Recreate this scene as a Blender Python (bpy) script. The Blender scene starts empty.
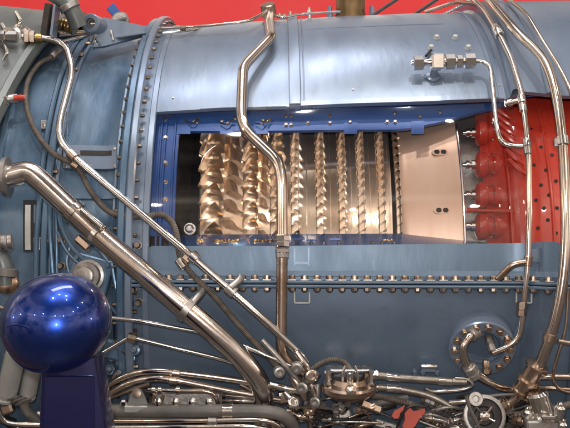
import bpy, math, random
from mathutils import Vector, Matrix
random.seed(7)
PI = math.pi
V = Vector
scene = bpy.context.scene
C = scene.collection
# ------------------------------------------------------------------ camera model (photo is 570x428)
F, CX, CY, CD, CH = 840.0, 285.0, 214.0, 1.7, 0.1
cam = bpy.data.cameras.new('camera'); camo = bpy.data.objects.new('camera', cam); C.objects.link(camo)
camo.location = (0, -CD, CH); camo.rotation_euler = (math.radians(90), 0, 0)
cam.sensor_width = 36; cam.lens = 36 * F / 570; cam.clip_start = .05; cam.clip_end = 60
scene.camera = camo

def lerp(a, b, t): return a + (b - a) * t
def interp(tab, x):
    if x <= tab[0][0]: return tab[0][1]
    for (a, b), (c, d) in zip(tab, tab[1:]):
        if x <= c: return lerp(b, d, (x - a) / (c - a))
    return tab[-1][1]
RT = [(-.60, .452), (-.357, .450), (-.27, .452), (-.243, .462), (-.222, .467), (-.1, .474), (0, .480), (.1, .486), (.25, .492), (.34, .493), (.36, .514), (.7, .517)]
def rcase(x): return interp(RT, x)
def at(px, py, d):            # a point d metres in front of the lens plane
    return V(((px - CX) / F * d, d - CD, CH - (py - CY) / F * d))
def on(px, py, lift=0.0):     # a point lying on the casing (plus lift)
    sx, sz = (px - CX) / F, -(py - CY) / F
    d = 1.2
    for _ in range(4):
        r = rcase(sx * d) + lift
        a = 1 + sz * sz; b = 2 * (sz * CH - CD); c = CD * CD + CH * CH - r * r
        q = b * b - 4 * a * c
        d = (-b - math.sqrt(q)) / (2 * a) if q > 0 else -b / (2 * a)
    return V((sx * d, d - CD, CH + sz * d))
def theta(p): return math.atan2(p.z, -p.y)
def cylpt(x, th, r): return V((x, -r * math.cos(th), r * math.sin(th)))
def radial(p): return V((0, p.y, p.z)).normalized()

# ------------------------------------------------------------------ materials
def new_mat(name):
    m = bpy.data.materials.new(name); m.use_nodes = True
    nt = m.node_tree; nt.nodes.clear()
    return m, nt, nt.nodes.new, nt.links.new
def surf(name, c1, c2=None, metallic=0., rough=.4, rvar=.12, scale=6., stretch=(1, 1, 1), bump=.0, bscale=60., coat=0., specks=None, spec=.5, uvbraid=0., ring=0., grime=0., aniso=0.):
    m, nt, N, L = new_mat(name)
    out = N('ShaderNodeOutputMaterial'); p = N('ShaderNodeBsdfPrincipled'); L(p.outputs[0], out.inputs[0])
    tc = N('ShaderNodeTexCoord'); mp = N('ShaderNodeMapping'); mp.inputs['Scale'].default_value = stretch
    L(tc.outputs['Object'], mp.inputs['Vector'])
    n = N('ShaderNodeTexNoise'); n.inputs['Scale'].default_value = scale; n.inputs['Detail'].default_value = 7; n.inputs['Roughness'].default_value = .62
    L(mp.outputs[0], n.inputs['Vector'])
    mr = N('ShaderNodeMapRange'); mr.inputs[1].default_value = .35; mr.inputs[2].default_value = .65; L(n.outputs[0], mr.inputs[0])
    mix = N('ShaderNodeMix'); mix.data_type = 'RGBA'
    mix.inputs['A'].default_value = (*c1, 1); mix.inputs['B'].default_value = (*(c2 or c1), 1)
    L(mr.outputs[0], mix.inputs['Factor'])
    col = mix.outputs['Result']
    if grime:
        g = N('ShaderNodeTexNoise'); g.inputs['Scale'].default_value = 23; g.inputs['Detail'].default_value = 9; g.inputs['Roughness'].default_value = .7
        L(tc.outputs['Object'], g.inputs['Vector'])
        gr = N('ShaderNodeMapRange'); gr.inputs[1].default_value = .54; gr.inputs[2].default_value = .74; gr.inputs[4].default_value = grime; L(g.outputs[0], gr.inputs[0])
        m2 = N('ShaderNodeMix'); m2.data_type = 'RGBA'; L(col, m2.inputs['A']); m2.inputs['B'].default_value = (.06, .045, .035, 1)
        L(gr.outputs[0], m2.inputs['Factor']); col = m2.outputs['Result']
    L(col, p.inputs['Base Color'])
    p.inputs['Metallic'].default_value = metallic
    p.inputs['Specular IOR Level'].default_value = spec
    rr = N('ShaderNodeMapRange'); rr.inputs[3].default_value = max(.02, rough - rvar); rr.inputs[4].default_value = rough + rvar
    n2 = N('ShaderNodeTexNoise'); n2.inputs['Scale'].default_value = scale * 3.1; n2.inputs['Detail'].default_value = 6
    L(mp.outputs[0], n2.inputs['Vector']); L(n2.outputs[0], rr.inputs[0]); L(rr.outputs[0], p.inputs['Roughness'])
    if coat: p.inputs['Coat Weight'].default_value = coat; p.inputs['Coat Roughness'].default_value = .04
    if bump or uvbraid:
        b = N('ShaderNodeBump'); b.inputs['Distance'].default_value = .002; b.inputs['Strength'].default_value = bump or uvbraid
        if uvbraid:
            uv = N('ShaderNodeMapping'); L(tc.outputs['UV'], uv.inputs['Vector']); uv.inputs['Scale'].default_value = (1, 1, 1)
            w1 = N('ShaderNodeTexWave'); w1.inputs['Scale'].default_value = ring or 40; w1.bands_direction = 'DIAGONAL' if not ring else 'X'
            L(uv.outputs[0], w1.inputs['Vector']); L(w1.outputs['Fac'], b.inputs['Height'])
        else:
            n3 = N('ShaderNodeTexNoise'); n3.inputs['Scale'].default_value = bscale; n3.inputs['Detail'].default_value = 5
            L(mp.outputs[0], n3.inputs['Vector']); L(n3.outputs[0], b.inputs['Height'])
        L(b.outputs[0], p.inputs['Normal'])
    return m
M = {}
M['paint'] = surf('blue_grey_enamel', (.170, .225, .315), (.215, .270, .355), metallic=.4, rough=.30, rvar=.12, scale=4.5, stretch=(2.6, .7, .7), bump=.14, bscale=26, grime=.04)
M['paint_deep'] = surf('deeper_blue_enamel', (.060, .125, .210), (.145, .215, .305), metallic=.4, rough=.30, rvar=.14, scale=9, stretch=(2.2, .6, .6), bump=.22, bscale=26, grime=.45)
M['paint_low'] = surf('shaded_blue_enamel', (.090, .135, .200), (.130, .180, .255), metallic=.35, rough=.36, rvar=.1, scale=5, bump=.12, bscale=30, grime=.3)  # the blue enamel darkened, with the lower casing's shade in its colour
M['frame_blue'] = surf('bright_blue_enamel', (.03, .10, .34), (.045, .13, .40), metallic=.15, rough=.32, rvar=.08, scale=12, bump=.12, grime=.2)
M['ledge'] = surf('glossy_blue_ledge', (.05, .18, .56), (.07, .22, .62), metallic=.15, rough=.18, rvar=.05, scale=12, bump=.1, coat=1)
M['paint_mid'] = surf('mid_blue_enamel', (.095, .150, .225), (.13, .19, .27), metallic=.3, rough=.42, rvar=.12, scale=5, stretch=(2.4, .7, .7), bump=.16, bscale=30, grime=.28)
M['duct'] = surf('heat_stained_duct', (.56, .43, .33), (.82, .80, .78), metallic=1, rough=.17, rvar=.1, scale=6, bump=.08, bscale=90, grime=.22)
M['palegrey'] = surf('pale_grey_enamel', (.28, .28, .27), (.38, .38, .37), metallic=.3, rough=.4, scale=12, bump=.1, grime=.3)
M['gold'] = surf('gold_reflection', (.85, .56, .22), (.95, .75, .42), metallic=1, rough=.2, scale=60, bump=.8, bscale=160)
M['grey'] = surf('grey_green_enamel', (.10, .12, .12), (.16, .175, .175), metallic=.3, rough=.42, scale=7, stretch=(2, .6, .6), bump=.15, grime=.2)
M['steel'] = surf('polished_steel', (.70, .67, .63), (.84, .82, .80), metallic=1, rough=.14, rvar=.07, scale=22, bump=.05, bscale=90)
M['warm'] = surf('heat_tinted_steel', (.60, .50, .42), (.76, .71, .66), metallic=1, rough=.15, rvar=.08, scale=12, bump=.06, bscale=80)
M['brown'] = surf('bronzed_steel', (.46, .32, .23), (.62, .52, .44), metallic=1, rough=.28, rvar=.1, scale=14, bump=.1, bscale=80, grime=.3)
M['brushed'] = surf('dull_cast_metal', (.30, .28, .27), (.46, .44, .42), metallic=.85, rough=.42, rvar=.12, scale=20, bump=.35, bscale=120, grime=.4)
M['bolt'] = surf('cadmium_plated_bolt', (.40, .31, .24), (.60, .54, .47), metallic=1, rough=.33, rvar=.1, scale=40)
M['darkbolt'] = surf('dull_dark_bolt', (.13, .10, .08), (.25, .20, .16), metallic=.9, rough=.42, scale=40)
M['hose'] = surf('braided_hose', (.10, .085, .075), (.20, .17, .145), metallic=.25, rough=.55, scale=60, uvbraid=.7, ring=130)
M['metalhose'] = surf('braided_steel_hose', (.34, .30, .26), (.50, .46, .42), metallic=.9, rough=.38, scale=60, uvbraid=.35, ring=330)
M['rubber'] = surf('grey_rubber', (.09, .085, .08), (.15, .14, .13), rough=.5, scale=25, bump=.2)
M['dark'] = surf('dark_oily_metal', (.02, .02, .022), (.06, .05, .045), metallic=.5, rough=.45, scale=20, bump=.3)
M['copper'] = surf('coppery_rotor_metal', (.80, .60, .43), (.90, .77, .62), metallic=.9, rough=.15, rvar=.06, scale=7, stretch=(3, 1, 1), bump=.04, bscale=60)
M['blade'] = surf('blade_titanium', (.86, .74, .61), (.96, .93, .89), metallic=.95, rough=.15, rvar=.1, scale=14)
M['tan'] = surf('tan_titanium', (.64, .42, .30), (.72, .52, .40), metallic=.6, rough=.42, rvar=.08, scale=4, stretch=(6, 1, 1), bump=.05)
M['red'] = surf('red_gloss_paint', (.44, .030, .016), (.54, .052, .03), rough=.24, rvar=.08, scale=10, bump=.1, coat=.5)
M['redcap'] = surf('salmon_red_plastic', (.66, .13, .10), (.70, .17, .13), rough=.5, scale=20)
M['wall'] = surf('red_display_wall', (.58, .010, .013), (.62, .014, .016), rough=.6, scale=2)
M['floor'] = surf('dark_floor', (.06, .055, .05), (.09, .08, .075), rough=.4, scale=5)
M['brass'] = surf('brass', (.42, .27, .10), (.60, .42, .18), metallic=1, rough=.3, scale=15)
M['darkbrass'] = surf('dark_brass', (.16, .11, .06), (.26, .19, .11), metallic=1, rough=.35, scale=15)
M['dome'] = surf('metallic_blue_lacquer', (.004, .028, .21), (.005, .035, .25), metallic=.85, rough=.30, rvar=.02, scale=4, coat=1)
M['post'] = surf('dark_blue_lacquer', (.005, .006, .052), (.006, .008, .065), metallic=.3, rough=.3, rvar=.03, scale=4, coat=.6)
M['white'] = surf('pale_plate', (.42, .44, .42), (.55, .56, .53), rough=.5, scale=40)
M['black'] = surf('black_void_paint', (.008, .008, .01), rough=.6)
def glass_mat():
    m, nt, N, L = new_mat('acrylic_window')
    out = N('ShaderNodeOutputMaterial'); mix = N('ShaderNodeMixShader'); t = N('ShaderNodeBsdfTransparent'); g = N('ShaderNodeBsdfGlossy')
    t.inputs[0].default_value = (.95, .95, .97, 1); g.inputs['Roughness'].default_value = .03
    f = N('ShaderNodeFresnel'); f.inputs[0].default_value = 1.49
    n = N('ShaderNodeTexNoise'); n.inputs['Scale'].default_value = 9; tc = N('ShaderNodeTexCoord'); L(tc.outputs['Object'], n.inputs['Vector'])
    b = N('ShaderNodeBump'); b.inputs['Strength'].default_value = .05; L(n.outputs[0], b.inputs['Height']); L(b.outputs[0], g.inputs['Normal'])
    L(f.outputs[0], mix.inputs[0]); L(t.outputs[0], mix.inputs[1]); L(g.outputs[0], mix.inputs[2]); L(mix.outputs[0], out.inputs[0])
    return m
M['glass'] = glass_mat()

# ------------------------------------------------------------------ mesh helpers
class MB:
    def __init__(s): s.v = []; s.f = []; s.uv = {}
    def add(s, vs, fs, uvs=None):
        o = len(s.v); s.v += [tuple(v) for v in vs]
        for i, f in enumerate(fs):
            if uvs: s.uv[len(s.f)] = uvs[i]
            s.f.append(tuple(o + k for k in f))
        return s
    def box(s, c, size, rot=None, ch=.12):
        # chamfered box
        hx, hy, hz = [a / 2 for a in size]; b = min(hx, hy, hz) * ch * 2
        b = min(b, .9 * min(hx, hy, hz))
        vs, idx = [], {}
        for sx in (-1, 1):
            for sy in (-1, 1):
                for sz in (-1, 1):
                    for k in range(3):
                        p = [sx * (hx - b), sy * (hy - b), sz * (hz - b)]
                        p[k] = (sx * hx, sy * hy, sz * hz)[k]
                        idx[sx, sy, sz, k] = len(vs); vs.append(V(p))
        fs = []
        def q(*k): fs.append(tuple(idx[a] for a in k))
        for t in (-1, 1):
            q((t, -1, -1, 0), (t, 1, -1, 0), (t, 1, 1, 0), (t, -1, 1, 0))
            q((-1, t, -1, 1), (1, t, -1, 1), (1, t, 1, 1), (-1, t, 1, 1))
            q((-1, -1, t, 2), (1, -1, t, 2), (1, 1, t, 2), (-1, 1, t, 2))
        for a in (-1, 1):
            for c2 in (-1, 1):
                q((a, c2, -1, 0), (a, c2, 1, 0), (a, c2, 1, 1), (a, c2, -1, 1))
                q((a, -1, c2, 0), (a, 1, c2, 0), (a, 1, c2, 2), (a, -1, c2, 2))
                q((-1, a, c2, 1), (1, a, c2, 1), (1, a, c2, 2), (-1, a, c2, 2))
                for e in (-1, 1): q((a, c2, e, 0), (a, c2, e, 1), (a, c2, e, 2))
        if rot is not None: vs = [rot @ v for v in vs]
        return s.add([v + V(c) for v in vs], fs)
    def turned(s, p, axis, prof, seg=16, phase=0.0, cap=True):
        # prof: list of (t along axis, radius)
        ax = V(axis).normalized(); u = ax.orthogonal().normalized(); w = ax.cross(u); p = V(p)
        vs, fs = [], []
        for t, r in prof:
            for k in range(seg):
                a = 2 * PI * (k + phase) / seg
                vs.append(p + ax * t + (u * math.cos(a) + w * math.sin(a)) * r)
        for i in range(len(prof) - 1):
            for k in range(seg):
                k2 = (k + 1) % seg
                fs.append((i * seg + k, i * seg + k2, (i + 1) * seg + k2, (i + 1) * seg + k))
        if cap:
            fs.append(tuple(reversed(range(seg)))); n = (len(prof) - 1) * seg; fs.append(tuple(n + k for k in range(seg)))
        return s.add(vs, fs)
    def sweep(s, path, rad, seg=14, cap=True):
        n = len(path); T = []
        for i in range(n):
            T.append((path[min(i + 1, n - 1)] - path[max(i - 1, 0)]).normalized())
        u = T[0].orthogonal().normalized(); vs, fs, uvs = [], [], []; L = 0; Ls = []
        for i in range(n):
            if i: L += (path[i] - path[i - 1]).length
            Ls.append(L)
            u = (u - T[i] * u.dot(T[i])).normalized(); w = T[i].cross(u)
            r = rad(L) if callable(rad) else (rad[i] if isinstance(rad, list) else rad)
            for k in range(seg):
                a = 2 * PI * k / seg; vs.append(path[i] + (u * math.cos(a) + w * math.sin(a)) * r)
        for i in range(n - 1):
            for k in range(seg):
                k2 = (k + 1) % seg
                fs.append((i * seg + k, i * seg + k2, (i + 1) * seg + k2, (i + 1) * seg + k))
                uvs.append([(Ls[i], k / seg), (Ls[i], (k + 1) / seg), (Ls[i + 1], (k + 1) / seg), (Ls[i + 1], k / seg)])
        if cap:
            fs.append(tuple(reversed(range(seg)))); uvs.append([(0, 0)] * seg)
            fs.append(tuple((n - 1) * seg + k for k in range(seg))); uvs.append([(0, 0)] * seg)
        return s.add(vs, fs, uvs)
    def patch(s, xs, ta, tb, n, rf):
        vs, fs = [], []
        for x in xs:
            a, b = ta(x), tb(x)
            for j in range(n + 1):
                th = lerp(a, b, j / n); vs.append(cylpt(x, th, rf(x, th)))
        for i in range(len(xs) - 1):
            for j in range(n):
                q = i * (n + 1) + j; fs.append((q, q + 1, q + n + 2, q + n + 1))
        return s.add(vs, fs)
    def mesh(s, name, mat, sharp=35, weld=False):
        me = bpy.data.meshes.new(name); me.from_pydata(s.v, [], s.f); me.update()
        if s.uv:
            l = me.uv_layers.new(name='UVMap')
            for i, pl in enumerate(me.polygons):
                u = s.uv.get(i)
                if u:
                    for li, c in zip(pl.loop_indices, u): l.data[li].uv = c
        import bmesh
        bm = bmesh.new(); bm.from_mesh(me)
        if weld: bmesh.ops.remove_doubles(bm, verts=bm.verts, dist=1e-5)
        bmesh.ops.recalc_face_normals(bm, faces=bm.faces); bm.to_mesh(me); bm.free()
        me.polygons.foreach_set('use_smooth', [True] * len(me.polygons))
        try: me.set_sharp_from_angle(angle=math.radians(sharp))
        except Exception: pass
        me.materials.append(mat)
        return me
def link(name, me, parent):
    o = bpy.data.objects.new(name, me); C.objects.link(o)
    if parent is not None:
        o.parent = parent
        if parent.type == 'EMPTY': o.location = -parent.location
    return o
def obj(name, mb, mat, parent, sharp=35, weld=False, solid=0, label=None):
    o = link(name, mb.mesh(name, M[mat] if isinstance(mat, str) else mat, sharp, weld), parent)
    if solid:
        md = o.modifiers.new('thickness', 'SOLIDIFY'); md.thickness = abs(solid); md.offset = -1 if solid > 0 else 1
        es = o.modifiers.new('crisp_edges', 'EDGE_SPLIT'); es.split_angle = math.radians(38)
    if label: o['label'] = label
    return o
def thing(name, loc, label, cat, group=None):
    o = bpy.data.objects.new(name, None); C.objects.link(o); o.location = loc; o.empty_display_size = .1
    o['label'] = label; o['category'] = cat
    if group: o['group'] = group
    return o
def fillet(pts, f=.012, n=6):
    out = [pts[0]]
    for i in range(1, len(pts) - 1):
        a, b, c = pts[i - 1], pts[i], pts[i + 1]
        ta = min(f, .48 * (a - b).length); tc = min(f, .48 * (c - b).length)
        p, q = b + (a - b).normalized() * ta, b + (c - b).normalized() * tc
        for k in range(n + 1):
            t = k / n; out.append(p * (1 - t) ** 2 + b * 2 * t * (1 - t) + q * t * t)
    out.append(pts[-1])
    r = [out[0]]
    for p in out[1:]:
        if (p - r[-1]).length > 1e-4: r.append(p)
    return r
def dense(path, step):
    out = [path[0]]
    for a, b in zip(path, path[1:]):
        n = max(1, int((b - a).length / step))
        for k in range(1, n + 1): out.append(a.lerp(b, k / n))
    return out

# ------------------------------------------------------------------ the engine
eng = thing('jet_engine', (0, 0, -.56), 'large blue grey jet engine wrapped in shiny pipes, cut open to show coppery blades', 'jet engine')
S = 1.2 / F      # metres per photo pixel near the casing

budget = {}
leftover = {}
tmpl = {}
def hexbolt(r, h, nut=False, seg=6):
    m = MB(); m.turned((0, 0, 0), (0, 0, 1), [(0, r * 1.25), (h * .12, r * 1.25), (h * .13, r), (h * .82, r), (h, r * .82)], seg=seg if seg != 6 else 6)
    if nut: m.turned((0, 0, h * .98), (0, 0, 1), [(0, r * .75), (h * .2, r * .68), (h * .36, r * .45), (h * .42, r * .15)], seg=10)
    return m
def fastener(kind, p, nrm, r, h, mat, parent, limit=95, nut=False, seg=6):
    p = V(p); nrm = V(nrm).normalized()
    q = V((0, 0, 1)).rotation_difference(nrm)
    Mx = Matrix.Translation(p) @ q.to_matrix().to_4x4() @ Matrix.Rotation(random.random() * 3, 4, 'Z')
    key = (kind, round(r, 4), round(h, 4), mat, nut, seg)
    budget[kind] = budget.get(kind, 0) + 1
    if budget[kind] > limit:
        mb = leftover.setdefault((kind, mat), MB()); b = hexbolt(r, h, nut, seg)
        mb.add([Mx @ V(v) for v in b.v], b.f); return
    if key not in tmpl: tmpl[key] = hexbolt(r, h, nut, seg).mesh(kind, M[mat], 30)
    o = bpy.data.objects.new(kind, tmpl[key]); C.objects.link(o); o.parent = parent
    o.matrix_local = (Matrix.Translation(-parent.matrix_world.translation) if parent.type == 'EMPTY' else Matrix()) @ Mx
    return o

def rng(a, b, n): return [lerp(a, b, i / n) for i in range(n + 1)]
def R(d): return math.radians(d)
# --- window limits (angles measured up from the split line)
def th_of(px, py, lift=0): return theta(on(px, py, lift))
WX0 = on(151, 180).x
WX1 = .95
ttab = sorted([(on(px, py).x, theta(on(px, py))) for px, py in [(155, 112), (220, 108), (290, 106.5), (360, 103.5), (430, 101.5), (500, 98.5), (568, 96)]])
btab = sorted([(on(px, py).x, theta(on(px, py))) for px, py in [(151, 247), (290, 247), (430, 245), (556, 243)]])
tht = lambda x: interp(ttab, x)
thb = lambda x: interp(btab, x)
cx_ = sorted(set([-.222, WX0] + rng(-.222, WX0, 3) + rng(WX0, .34, 28) + [.345, .352, .36, .37] + rng(.38, WX1, 14)))
def rc(x, th):
    return rcase(x)
up = MB()
up.patch(cx_, tht, lambda x: R(200), 70, rc)
left = [x for x in cx_ if x <= WX0 + 1e-9]
up.patch(left, thb, tht, 24, rc)
casing = obj('compressor_casing', up, 'paint', eng, weld=True, solid=.007)
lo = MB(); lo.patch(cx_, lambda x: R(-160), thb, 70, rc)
lower = obj('lower_casing', lo, 'paint_low', eng, weld=True, solid=.007, label='lower casing below the bolted split line, shade mixed into its blue')
# sill plate under the window
sp = MB(); xs = rng(WX0 + .004, on(557, 250).x, 30)
sp.patch(xs, lambda x: R(.9), lambda x: thb(x) + R(.15), 6, lambda x, t: rcase(x) + .0035)
sill = obj('window_sill_plate', sp, 'paint_mid', eng, solid=.0055)
sp = MB(); sp.patch(xs, lambda x: R(1.2), lambda x: R(2.1), 2, lambda x, t: rcase(x) + .0065 - .002 * (t - R(1.2)) / R(.9))
obj('lip', sp, 'paint_mid', sill, solid=.003)
# edge strip along the top of the window
sp = MB(); xs2 = rng(on(300, 100).x, .337, 24)
sp.patch(xs2, lambda x: tht(x) - R(.1), lambda x: tht(x) + R(1.0), 2, lambda x, t: rcase(x) + .0022)
obj('edge_strip', sp, 'paint', casing, solid=.003)
# faint doubler panel on the cover
sp = MB(); sp.patch(rng(on(205, 60).x, on(286, 60).x, 10), lambda x: tht(x) + R(.02), lambda x: R(96), 30, lambda x, t: rcase(x) + .0009)
obj('cover_panel', sp, 'paint', casing, solid=.0025)
sp = MB(); sp.patch(rng(on(308, 60).x, on(468, 40).x - .03, 14), lambda x: R(61), lambda x: R(100), 30, lambda x, t: rcase(x) + .0006)
obj('cover_panel', sp, 'paint', casing, solid=.0025)

# --- split line flange with upright bolts
fl = MB()
for z0, z1, pr in ((.0006, .0046, .021), (-.0052, -.0010, .0225)):
    vs, fs = [], []
    xs3 = rng(-.222, .95, 50)
    for x in xs3:
        r = rcase(x)
        vs += [V((x, -r + .004, z0)), V((x, -r - pr, z0)), V((x, -r - pr - .0008, (z0 + z1) / 2)), V((x, -r - pr, z1)), V((x, -r + .004, z1))]
    for i in range(len(xs3) - 1):
        for k in range(5):
            k2 = (k + 1) % 5; fs.append((i * 5 + k, i * 5 + k2, (i + 1) * 5 + k2, (i + 1) * 5 + k))
    fs += [tuple(range(5)), tuple(len(vs) - 5 + k for k in range(5))]
    fl.add(vs, fs)
flange = obj('split_flange', fl, 'paint_mid', eng)
x = on(155, 280).x
px = 155.0
while px < 552:
    x = (px - CX) / F * 1.208
    r = rcase(x) + .0125
    fastener('bolt', (x, -r, .0047), (0, 0, 1), .0050, .0078, 'bolt', flange, seg=10)
    b = fastener('nut', (x, -r, -.0053), (0, 0, -1), .0054, .0052, 'bolt', flange, limit=60, nut=True, seg=8)
    px += 12.45
# spacer pads between heads
pd = MB()
px = 155.0
while px < 552:
    x = (px - CX) / F * 1.208
    pd.box((x, -rcase(x) - .0115, .0056), (.0125, .016, .0018), ch=.2)
    px += 12.45
obj('washer_strip', pd, 'brushed', flange)

# --- big ring flange and its bolts
def ringband(name, x0, x1, r0, mat, parent, t0=-160, t1=200, ch=.002, n=120, label=None, thick=.02):
    m = MB(); prof = [(x0, r0 - thick), (x0, r0 - ch), (x0 + ch, r0), (x1 - ch, r0), (x1, r0 - ch), (x1, r0 - thick)]
    vs, fs = [], []
    for i in range(n + 1):
        th = R(lerp(t0, t1, i / n))
        for x, r in prof: vs.append(cylpt(x, th, r))
    k = len(prof)
    for i in range(n):
        for j in range(k - 1): fs.append((i * k + j, i * k + j + 1, (i + 1) * k + j + 1, (i + 1) * k + j))
    m.add(vs, fs)
    return obj(name, m, mat, parent, sharp=40, label=label)
big = ringband('ring_flange', -.2455, -.2335, .483, 'paint_deep', eng)
big2 = ringband('ring_flange', -.2330, -.2215, .487, 'paint', eng)
a = -52
while a < 100:
    t = R(a)
    fastener('bolt', cylpt(-.2215, t, .4775), (1, 0, 0), .0030, .0055, 'darkbolt', big2)
    fastener('bolt', cylpt(-.2455, t + R(1.2), .4735), (-1, 0, 0), .0030, .0065, 'darkbolt', big)
    a += 3.35
# pale strap next to the ring flange
ringband('stiffening_band', -.2100, -.2005, rcase(-.205) + .0022, 'paint', eng, ch=.001, thick=.004)

# --- forward compressor case
fr = MB(); fr.patch(rng(-.60, -.243, 24), lambda x: R(-160), lambda x: R(200), 120, lambda x, t: rcase(x) - (.003 if -.36 < x < -.25 else 0))
front = obj('front_casing', fr, 'paint_deep', eng, label='deeper blue front casing left of the ring flange')
rb = ringband('ring_flange', -.372, -.364, .462, 'paint_deep', eng)
rb2 = ringband('ring_flange', -.3635, -.352, .459, 'paint_deep', eng)
ringband('stiffening_band', -.348, -.343, .4535, 'paint', eng, ch=.0008, thick=.006)
ringband('stiffening_band', -.258, -.2535, .4585, 'paint', eng, ch=.0008, thick=.008)
ringband('stiffening_band', -.440, -.432, .459, 'paint_deep', eng, ch=.0008, thick=.008)
a = -40
while a < 96:
    fastener('bolt', cylpt(-.352, R(a), .4545), (1, 0, 0), .0038, .007, 'darkbolt', rb2)
    if budget['bolt'] < 80: fastener('bolt', cylpt(-.372, R(a + 2), .457), (-1, 0, 0), .004, .008, 'darkbolt', rb)
    a += 6.8
# axial ribs on the front casing and slotted access plate
def surfplate(name, px0, py0, px1, py1, lift, mat, parent, solid=.004, label=None, corner=None, n=8):
    """curved plate following the casing between four photo-picked corners"""
    m = MB(); a0, a1, b0, b1 = on(px0, py0), on(px1, py0), on(px0, py1), on(px1, py1)
    vs, fs = [], []
    for i in range(n + 1):
        for j in range(n + 1):
            u, v = i / n, j / n
            x = lerp(lerp(a0.x, a1.x, u), lerp(b0.x, b1.x, u), v); th = lerp(lerp(theta(a0), theta(a1), u), lerp(theta(b0), theta(b1), u), v)
            vs.append(cylpt(x, th, rcase(x) + lift))
    for i in range(n):
        for j in range(n):
            q = i * (n + 1) + j; fs.append((q, q + 1, q + n + 2, q + n + 1))
    m.add(vs, fs)
    return obj(name, m, mat, parent, solid=solid, label=label)
ap = surfplate('access_plate', 64, 146, 117, 169, .004, 'paint', eng, label='pale blue access plate with a dark slot')
surfplate('slot', 81, 152, 112, 156.5, .0052, 'black', ap, solid=.001)
for px, py in ((66, 149), (66, 166), (115, 149), (115, 166), (90, 166)):
    p = on(px, py, .0042); fastener('screw', p, radial(p), .0022, .0022, 'bolt', ap, seg=8)
surfplate('raised_rib', 60, 196, 118, 198.5, .003, 'paint_deep', front)
surfplate('raised_rib', 66, 90, 68, 146, .0025, 'paint_deep', front)

# --- grey forward shell at the upper left
gs = MB()
def gsh(x, t, r, gx):  # slightly raked rear edge
    z = r * math.sin(t); return V((x + gx * (z - .2606) * .216, -r * math.cos(t), z))
prof = [(-.436, .476), (-.434, .484), (-.4375, .4925), (-.443, .494), (-.447, .488), (-.56, .500), (-.75, .515), (-1.0, .52)]
vs, fs = [], []
nn = 110
for i in range(nn + 1):
    t = R(lerp(-20, 200, i / nn))
    for x, r in prof: vs.append(gsh(x, t, r, 1))
k = len(prof)
for i in range(nn):
    for j in range(k - 1): fs.append((i * k + j, i * k + j + 1, (i + 1) * k + j + 1, (i + 1) * k + j))
gs.add(vs, fs)
gshell = obj('front_shell', gs, 'grey', eng, solid=-.004, label='grey green forward shell at the upper left')

m = MB(); m.sweep([gsh(-.4345, R(lerp(-20, 130, i_ / 90)), .4865, 1) for i_ in range(91)], .0024, 8); obj('rim', m, 'palegrey', gshell)  # pale tube along the rear edge stands in for its highlight
# --- strap across the cover
st = MB(); xa = on(286.5, 50).x; xb = on(300, 50).x
def strap_x(u, t): return lerp(lerp(.0065, .0035, (t - R(30)) / R(60)), lerp(.025, .0215, (t - R(30)) / R(60)), u)
vs, fs = [], []
prof = [(0, 0), (0, .0045), (.06, .0058), (.5, .0062), (.94, .0058), (1, .0045), (1, 0)]
for i in range(61):
    t = lerp(tht(.015) + R(.1), R(150), i / 60)
    for u, h in prof:
        x = strap_x(u, t); vs.append(cylpt(x, t, rcase(x) + h))
k = len(prof)
for i in range(60):
    for j in range(k - 1): fs.append((i * k + j, i * k + j + 1, (i + 1) * k + j + 1, (i + 1) * k + j))
fs.append(tuple(range(k)))
st.add(vs, fs); strap = obj('cover_strap', st, 'paint', eng, sharp=30)
ringband('seam_rib', .0285, .0305, rcase(.03) + .0022, 'paint', casing, t0=34, t1=150, ch=.0005, thick=.004)
# --- rings on the right hand end
ringband('ring_flange', .322, .330, rcase(.33) + .003, 'paint', eng, t0=math.degrees(tht(.33)), t1=200, ch=.0015, thick=.006)
ringband('ring_flange', .345, .356, rcase(.33) + .0245, 'paint', eng, t0=math.degrees(tht(.35)), t1=200, ch=.003, thick=.026)
ringband('stiffening_band', .395, .401, rcase(.4) + .003, 'paint', eng, t0=math.degrees(tht(.4)), t1=200, ch=.001, thick=.005)
ringband('stiffening_band', .405, .418, rcase(.4) + .006, 'paint_low', eng, t0=-60, t1=-1, ch=.002, thick=.012)

# ------------------------------------------------------------------ window interior
itt = sorted([(on(px, py, -.022).x, theta(on(px, py, -.022))) for px, py in [(170, 131), (290, 130.5), (402, 129.5), (445, 121), (480, 111), (510, 100), (568, 92)]])
ibt = sorted([(on(px, py, -.022).x, theta(on(px, py, -.022))) for px, py in [(165, 236), (290, 234.5), (402, 233.5), (450, 237.5), (490, 242.5), (568, 246)]])
it = lambda x: interp(itt, x); ib = lambda x: interp(ibt, x)
ri = lambda x, t: rcase(x) - .022
IX0 = on(176, 180, -.022).x
inn = MB(); xs = sorted(set(rng(-.215, IX0, 4) + rng(IX0, .95, 50)))
inn.patch(xs, it, lambda x: R(46), 14, ri); inn.patch([x for x in xs if x <= IX0 + 1e-9], ib, it, 20, ri)
def ledge_r(x): return rcase(x) - .060
ibt2 = sorted([(onl.x, theta(onl)) for onl in [on(px, py, -.060) for px, py in [(165, 235), (290, 234), (402, 233.5), (450, 238), (490, 243), (568, 246)]]])
frame = obj('window_frame', inn, 'frame_blue', eng, weld=True, solid=.006, label='bright blue inner frame around the cutaway window')
lg = MB(); lx = rng(IX0 - .004, pxx_l(492), 30) if False else rng(IX0 - .004, on(492, 240, -.02).x, 30)
vs, fs = [], []
for x in lx:
    for k_ in range(7):
        u = k_ / 6; vs.append(cylpt(x, lerp(thb(x) + R(.15), interp(ibt2, x), u), lerp(rcase(x) - .006, ledge_r(x), u)))
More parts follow.
